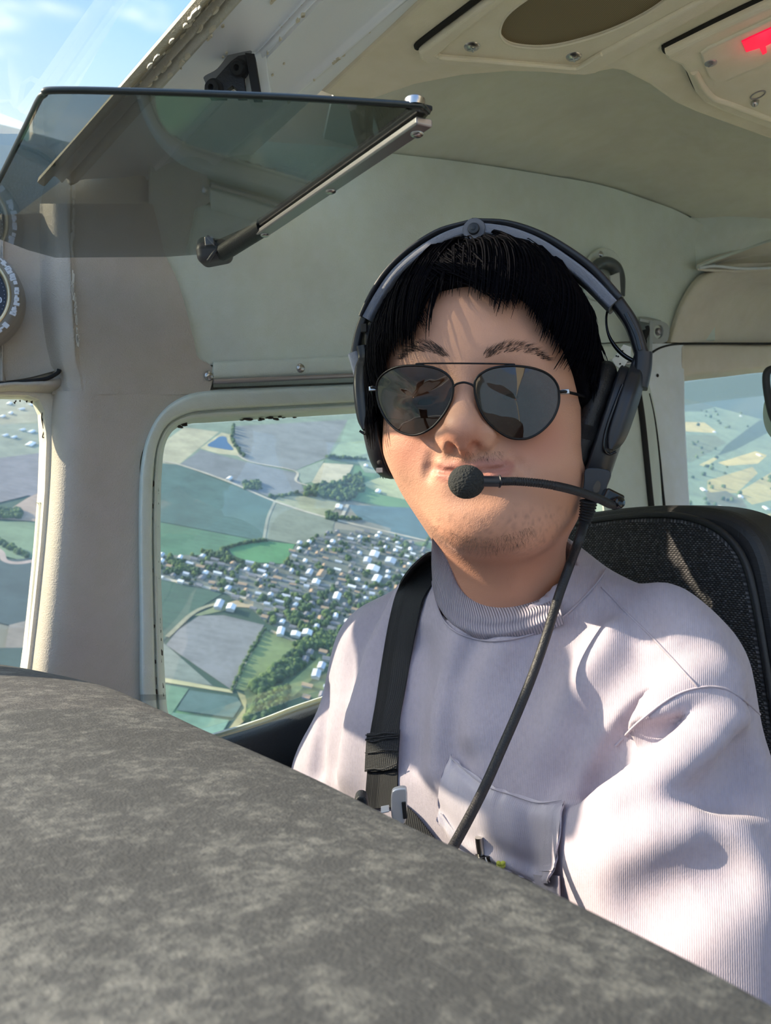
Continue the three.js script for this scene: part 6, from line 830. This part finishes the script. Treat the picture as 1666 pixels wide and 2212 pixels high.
{ // ---- thermometer in the wing root panel
  const c = Wp(-73, 641, 0.0), r = (k) => k * 0.86 / 0.99 / FOC * 0.93, tg = thing('temperature_gauge', 'round dark gauge with chipped pale rim at the left edge', 'gauge', c.toArray());
  const ax = NS.clone().addScaledVector(A, -0.22).normalize();
  part('housing', turned([[r(84), 0.018], [r(98), 0.020], [r(106), 0.014], [r(110), 0.004], [r(112), -0.01]], c, ax, 60), M.pillar, tg);
  const ch = []; seedN = 8; for (let i = 0; i < 110; i++) { const a = i / 110 * 6.2832 + rr(-0.02, 0.02), u = V(Math.cos(a), Math.sin(a), 0), X = V().crossVectors(UP, ax).normalize(), Y = V().crossVectors(ax, X), q = c.clone().addScaledVector(ax, 0.0195).addScaledVector(X, u.x * r(97 + (i % 3))).addScaledVector(Y, u.y * r(97 + (i % 3))); if (fbm(i * 0.21 + 9, 3, 2.5, 2) > 0.36) ch.push(box(r(rr(6, 11)), r(rr(3, 13)), 0.0016, q, X.clone().multiplyScalar(-u.y).addScaledVector(Y, u.x), X.clone().multiplyScalar(u.x).addScaledVector(Y, u.y), 0.0007, 1)); }
  tag(part('chipped_rim', merge(ch), std(col(208, 206, 206), { roughness: 0.8 }), tg, 'chipped pale edge'), null, null, null, 'stuff');
  part('bezel', turned([[r(78), 0.014], [r(80), 0.019], [r(86), 0.020], [r(90), 0.017], [r(91), 0.012]], c, ax, 60), std(col(200, 184, 152), { metalness: 0.8, roughness: 0.3 }), tg, 'metal bezel');
  const cv = document.createElement('canvas'); cv.width = cv.height = 512; const x = cv.getContext('2d'); x.fillStyle = '#1d2534'; x.fillRect(0, 0, 512, 512); x.translate(256, 256); x.fillStyle = '#d8dce4'; x.textAlign = 'center'; x.textBaseline = 'middle'; x.font = 'bold 52px sans-serif';
  for (const [t, a] of [['20', 150], ['40', 110], ['60', 64], ['80', 23], ['100', -7]]) { const k = a * Math.PI / 180; x.fillText(t, Math.cos(k) * (t === '100' ? 180 : 196), -Math.sin(k) * 196); } for (let i = -20; i < 220; i += 6) { const k = i * Math.PI / 180; x.fillRect(Math.cos(k) * 236 - 2, -Math.sin(k) * 236 - 2, 4, 4); }
  const ct = new THREE.CanvasTexture(cv); ct.colorSpace = THREE.SRGBColorSpace; const dg = new THREE.CircleGeometry(r(80), 60); dg.applyQuaternion(new THREE.Quaternion().setFromRotationMatrix((() => { const X = V().crossVectors(UP, ax).normalize(), Y = V().crossVectors(ax, X); return new THREE.Matrix4().makeBasis(X, Y, ax); })())); dg.translate(...c.clone().addScaledVector(ax, 0.012).toArray()); part('dial', dg, std(0xffffff, { map: ct, roughness: 0.35 }), tg, 'dark dial with white numerals');
}
{ // ---- belt anchor, latch bracket, paper tag, and the thing hanging at the edge
  const wq = (l, o) => l.map(([x, y]) => Wp(x, y, o)), an = thing('belt_anchor', 'round grey anchor plate with a screw on the wall behind the headset', 'anchor plate', Wp(1302, 590, 0.01).toArray());
  part('plate', wallSlab(spline(wq([[1302, 536], [1326, 545], [1340, 570], [1343, 605], [1336, 640], [1302, 652], [1268, 640], [1262, 605], [1266, 570], [1280, 546]], 0.006), 48, true), 0.002, 0.010, { bevel: 0.003 }), M.trimGrey, an); part('screw', turned([[0, 0.003], [0.003, 0.0026], [0.0045, 0.001], [0.0046, 0]], Wp(1298, 549, 0.010), NS, 16), M.steel, an);
  part('loop', tube(wq([[1276, 620], [1280, 585], [1300, 568], [1325, 575], [1336, 600], [1336, 640]], 0.022), 0.010, 50, 12, { flat: 0.8 }), std(col(74, 80, 80), { roughness: 0.4 }), an, 'dark grey swivel loop'); part('belt_end', wallSlab(wq([[1318, 596], [1338, 588], [1342, 650], [1328, 650]], 0.036), 0.033, 0.037, { bevel: 0.001 }), std(col(190, 192, 186), { roughness: 0.9 }), an);
  const lb = thing('latch_bracket', 'grey metal latch bracket with a round hole beside the headset arm', 'bracket', Wp(1412, 725, 0.03).toArray()), g2 = std(col(158, 162, 158), { roughness: 0.5 });
  part('side_plate', slab(round([[1402, 696], [1424, 694], [1440, 702], [1444, 718], [1438, 738], [1420, 742], [1402, 736]].map(([x, y]) => Wp(x, y, 0.05)), 40), Wp(1420, 715, 0.05), A, UP, -0.002, 0.003, { bevel: 0.001, holes: [round([[1413, 706], [1424, 703], [1430, 712], [1428, 726], [1418, 732], [1410, 722]].map(([x, y]) => Wp(x, y, 0.05)), 24)] }), g2, lb); part('web', patch([[Wp(1404, 692, 0.055), Wp(1404, 730, 0.055), Wp(1403, 766, 0.055)], [Wp(1394, 694, 0.03), Wp(1394, 730, 0.03), Wp(1393, 764, 0.03)], [Wp(1380, 690, 0.006), Wp(1382, 730, 0.006), Wp(1384, 764, 0.006)]], 12, 12, { thick: 0.004 }), g2, lb); part('top_plate', patch([[Wp(1382, 684, 0.008), Wp(1400, 685, 0.008), Wp(1428, 692, 0.008)], [Wp(1384, 688, 0.055), Wp(1404, 692, 0.055), Wp(1430, 697, 0.05)]], 12, 6, { thick: 0.004 }), g2, lb);
  part('bolt', turned([[0, 0.006], [0.004, 0.006], [0.0055, 0.004], [0.006, 0]], Wp(1421, 717, 0.044), NS, 16), M.alu, lb); part('catch', merge([tube([Wp(1392, 735, 0.05), Wp(1400, 715, 0.052), Wp(1398, 705, 0.05)], 0.003, 16, 8), box(0.012, 0.03, 0.02, Wp(1392, 735, 0.03), A, UP, 0.002)]), M.blackMatt, lb);
  const pt = thing('paper_tag', 'small white tag with faint print behind the headset', 'tag', P(1342, 770, 0.78).toArray()), pa = (l) => l.map(([x, y]) => P(x, y, 0.78));
  const tq = slab(pa([[1347, 744], [1364, 750], [1362, 772], [1352, 786], [1344, 800], [1330, 790], [1322, 778], [1336, 760]]), P(1342, 770, 0.78), V(1, 0, 0), UP, -0.0006, 0.0006, { bevel: 0.0002 }); part('card', tq, std(col(206, 210, 206), { roughness: 0.8 }), pt); part('print', merge([[1345, 758], [1336, 770], [1332, 769], [1348, 764], [1340, 786]].map(([x, y]) => box(0.0016, 0.0014, 0.0004, P(x, y, 0.779), V(1, 0.5, 0), UP, 0.0001, 1))), M.rubber, pt);
  const hg = thing('hanging_hook', 'black hook with a pale pad hanging at the right edge by the rear window', 'hook', P(1690, 860, 1.0).toArray()); part('hook', tube([[1690, 800], [1668, 797], [1657, 806], [1656, 830], [1662, 870], [1672, 905], [1690, 930]].map(([x, y]) => P(x, y, 1.0)), 0.0045, 50, 10), M.black, hg); part('pad', (() => { const e = new THREE.SphereGeometry(0.034, 30, 20); e.scale(0.6, 1.1, 0.8); e.translate(...P(1690, 890, 1.02).toArray()); return e; })(), std(col(176, 192, 178), { roughness: 0.6 }), hg, 'pale green pad');
}
{ // ---- seat
  const aS = 0.635, sp = (x, y) => Ap(x, y, aS), NA = A.clone().negate(), o0 = sp(1400, 1300), flatS = (pts, z0, z1, o) => slab(pts, o0, S.clone(), UP, -z1, -z0, o);   // z grows forward
  const seat = thing('seat', 'black front seat with woven backrest behind the man', 'seat', cab(0.5, -1.12, 0.53).toArray());
  const so = spline([[1060, 1190], [1160, 1128], [1280, 1103], [1400, 1092], [1500, 1094], [1570, 1110], [1620, 1145], [1648, 1195], [1664, 1260], [1682, 1360], [1706, 1500], [1740, 1700]].map(([x, y]) => sp(x, y)), 60).concat([cab(aS, -0.66, 0.29), cab(aS, -0.66, 0.77), cab(aS, -0.1, 0.77)]);
  const weave = (srgb) => tex(256, (u, v) => { const U = u * 12, W2 = v * 24, row = Math.floor(W2), f = ((U + (row % 2) * 0.5) % 1) - 0.5, g = W2 - row - 0.5, k = clamp(1 - hyp(f * 1.7, g * 1.6) * 1.1, 0, 1), n = hash(Math.floor(U + (row % 2) * 0.5), row, 4); return srgb ? [0.13 + 0.34 * k * n + 0.12 * k, 0.13 + 0.34 * k * n + 0.12 * k, 0.14 + 0.34 * k * n + 0.12 * k] : k; }, srgb, 1 / 0.045);
  part('backrest', flatS(so, -0.07, -0.004, { bevel: 0.014, seg: 5 }), M.black, seat, 'black padded backrest rim');
  const si = spline([[1060, 1215], [1170, 1150], [1285, 1124], [1390, 1113], [1470, 1115], [1535, 1134], [1582, 1170], [1612, 1220], [1632, 1300], [1656, 1440], [1680, 1600]].map(([x, y]) => sp(x, y)), 60).concat([cab(aS, -0.6, 0.32), cab(aS, -0.6, 0.74), cab(aS, -0.12, 0.74)]);
  part('woven_panel', flatS(si, -0.03, 0.002, { bevel: 0.006, seg: 4 }), std(0xffffff, { map: weave(true), bumpMap: weave(false), bumpScale: 0.0012, roughness: 0.85 }), seat, 'woven dark fabric panel');
  part('piping', tube(si.slice(0, 62).map((p) => p.clone().addScaledVector(NA, -0.0)), 0.0032, 160, 8), M.black, seat);
  part('seat_cushion', slab([cab(0.16, -0.72, 0.3), cab(0.62, -0.72, 0.3), cab(0.62, -0.72, 0.76), cab(0.16, -0.72, 0.76)], cab(0.4, -0.72, 0.53), A, S, -0.02, 0.1, { bevel: 0.025, seg: 4 }), M.black, seat, 'seat cushion'); for (const a of [0.22, 0.58]) for (const s of [0.34, 0.72]) part('leg', tube([cab(a, -0.82, s), cab(a, -1.0, s), cab(a, -1.13, s)], 0.014, 8, 10), M.alu, seat);
}
{ // ---- compass on the glareshield, mirrored in the sunglasses
  const cpz = thing('compass', 'black box compass on a short post on the glareshield', 'compass', cab(-0.26, -0.12, 0.42).toArray()); part('post', tube([cab(-0.26, -0.13, 0.42), cab(-0.26, -0.1, 0.42), cab(-0.26, -0.07, 0.42)], 0.012, 10, 12), M.black, cpz); part('case', box(0.07, 0.06, 0.075, cab(-0.26, -0.035, 0.42), A, UP, 0.008, 3), M.black, cpz); part('window', box(0.003, 0.022, 0.05, cab(-0.224, -0.035, 0.42), A, UP, 0.001), std(col(60, 64, 66), { roughness: 0.1 }), cpz);
}
renderer.render(scene, camera);
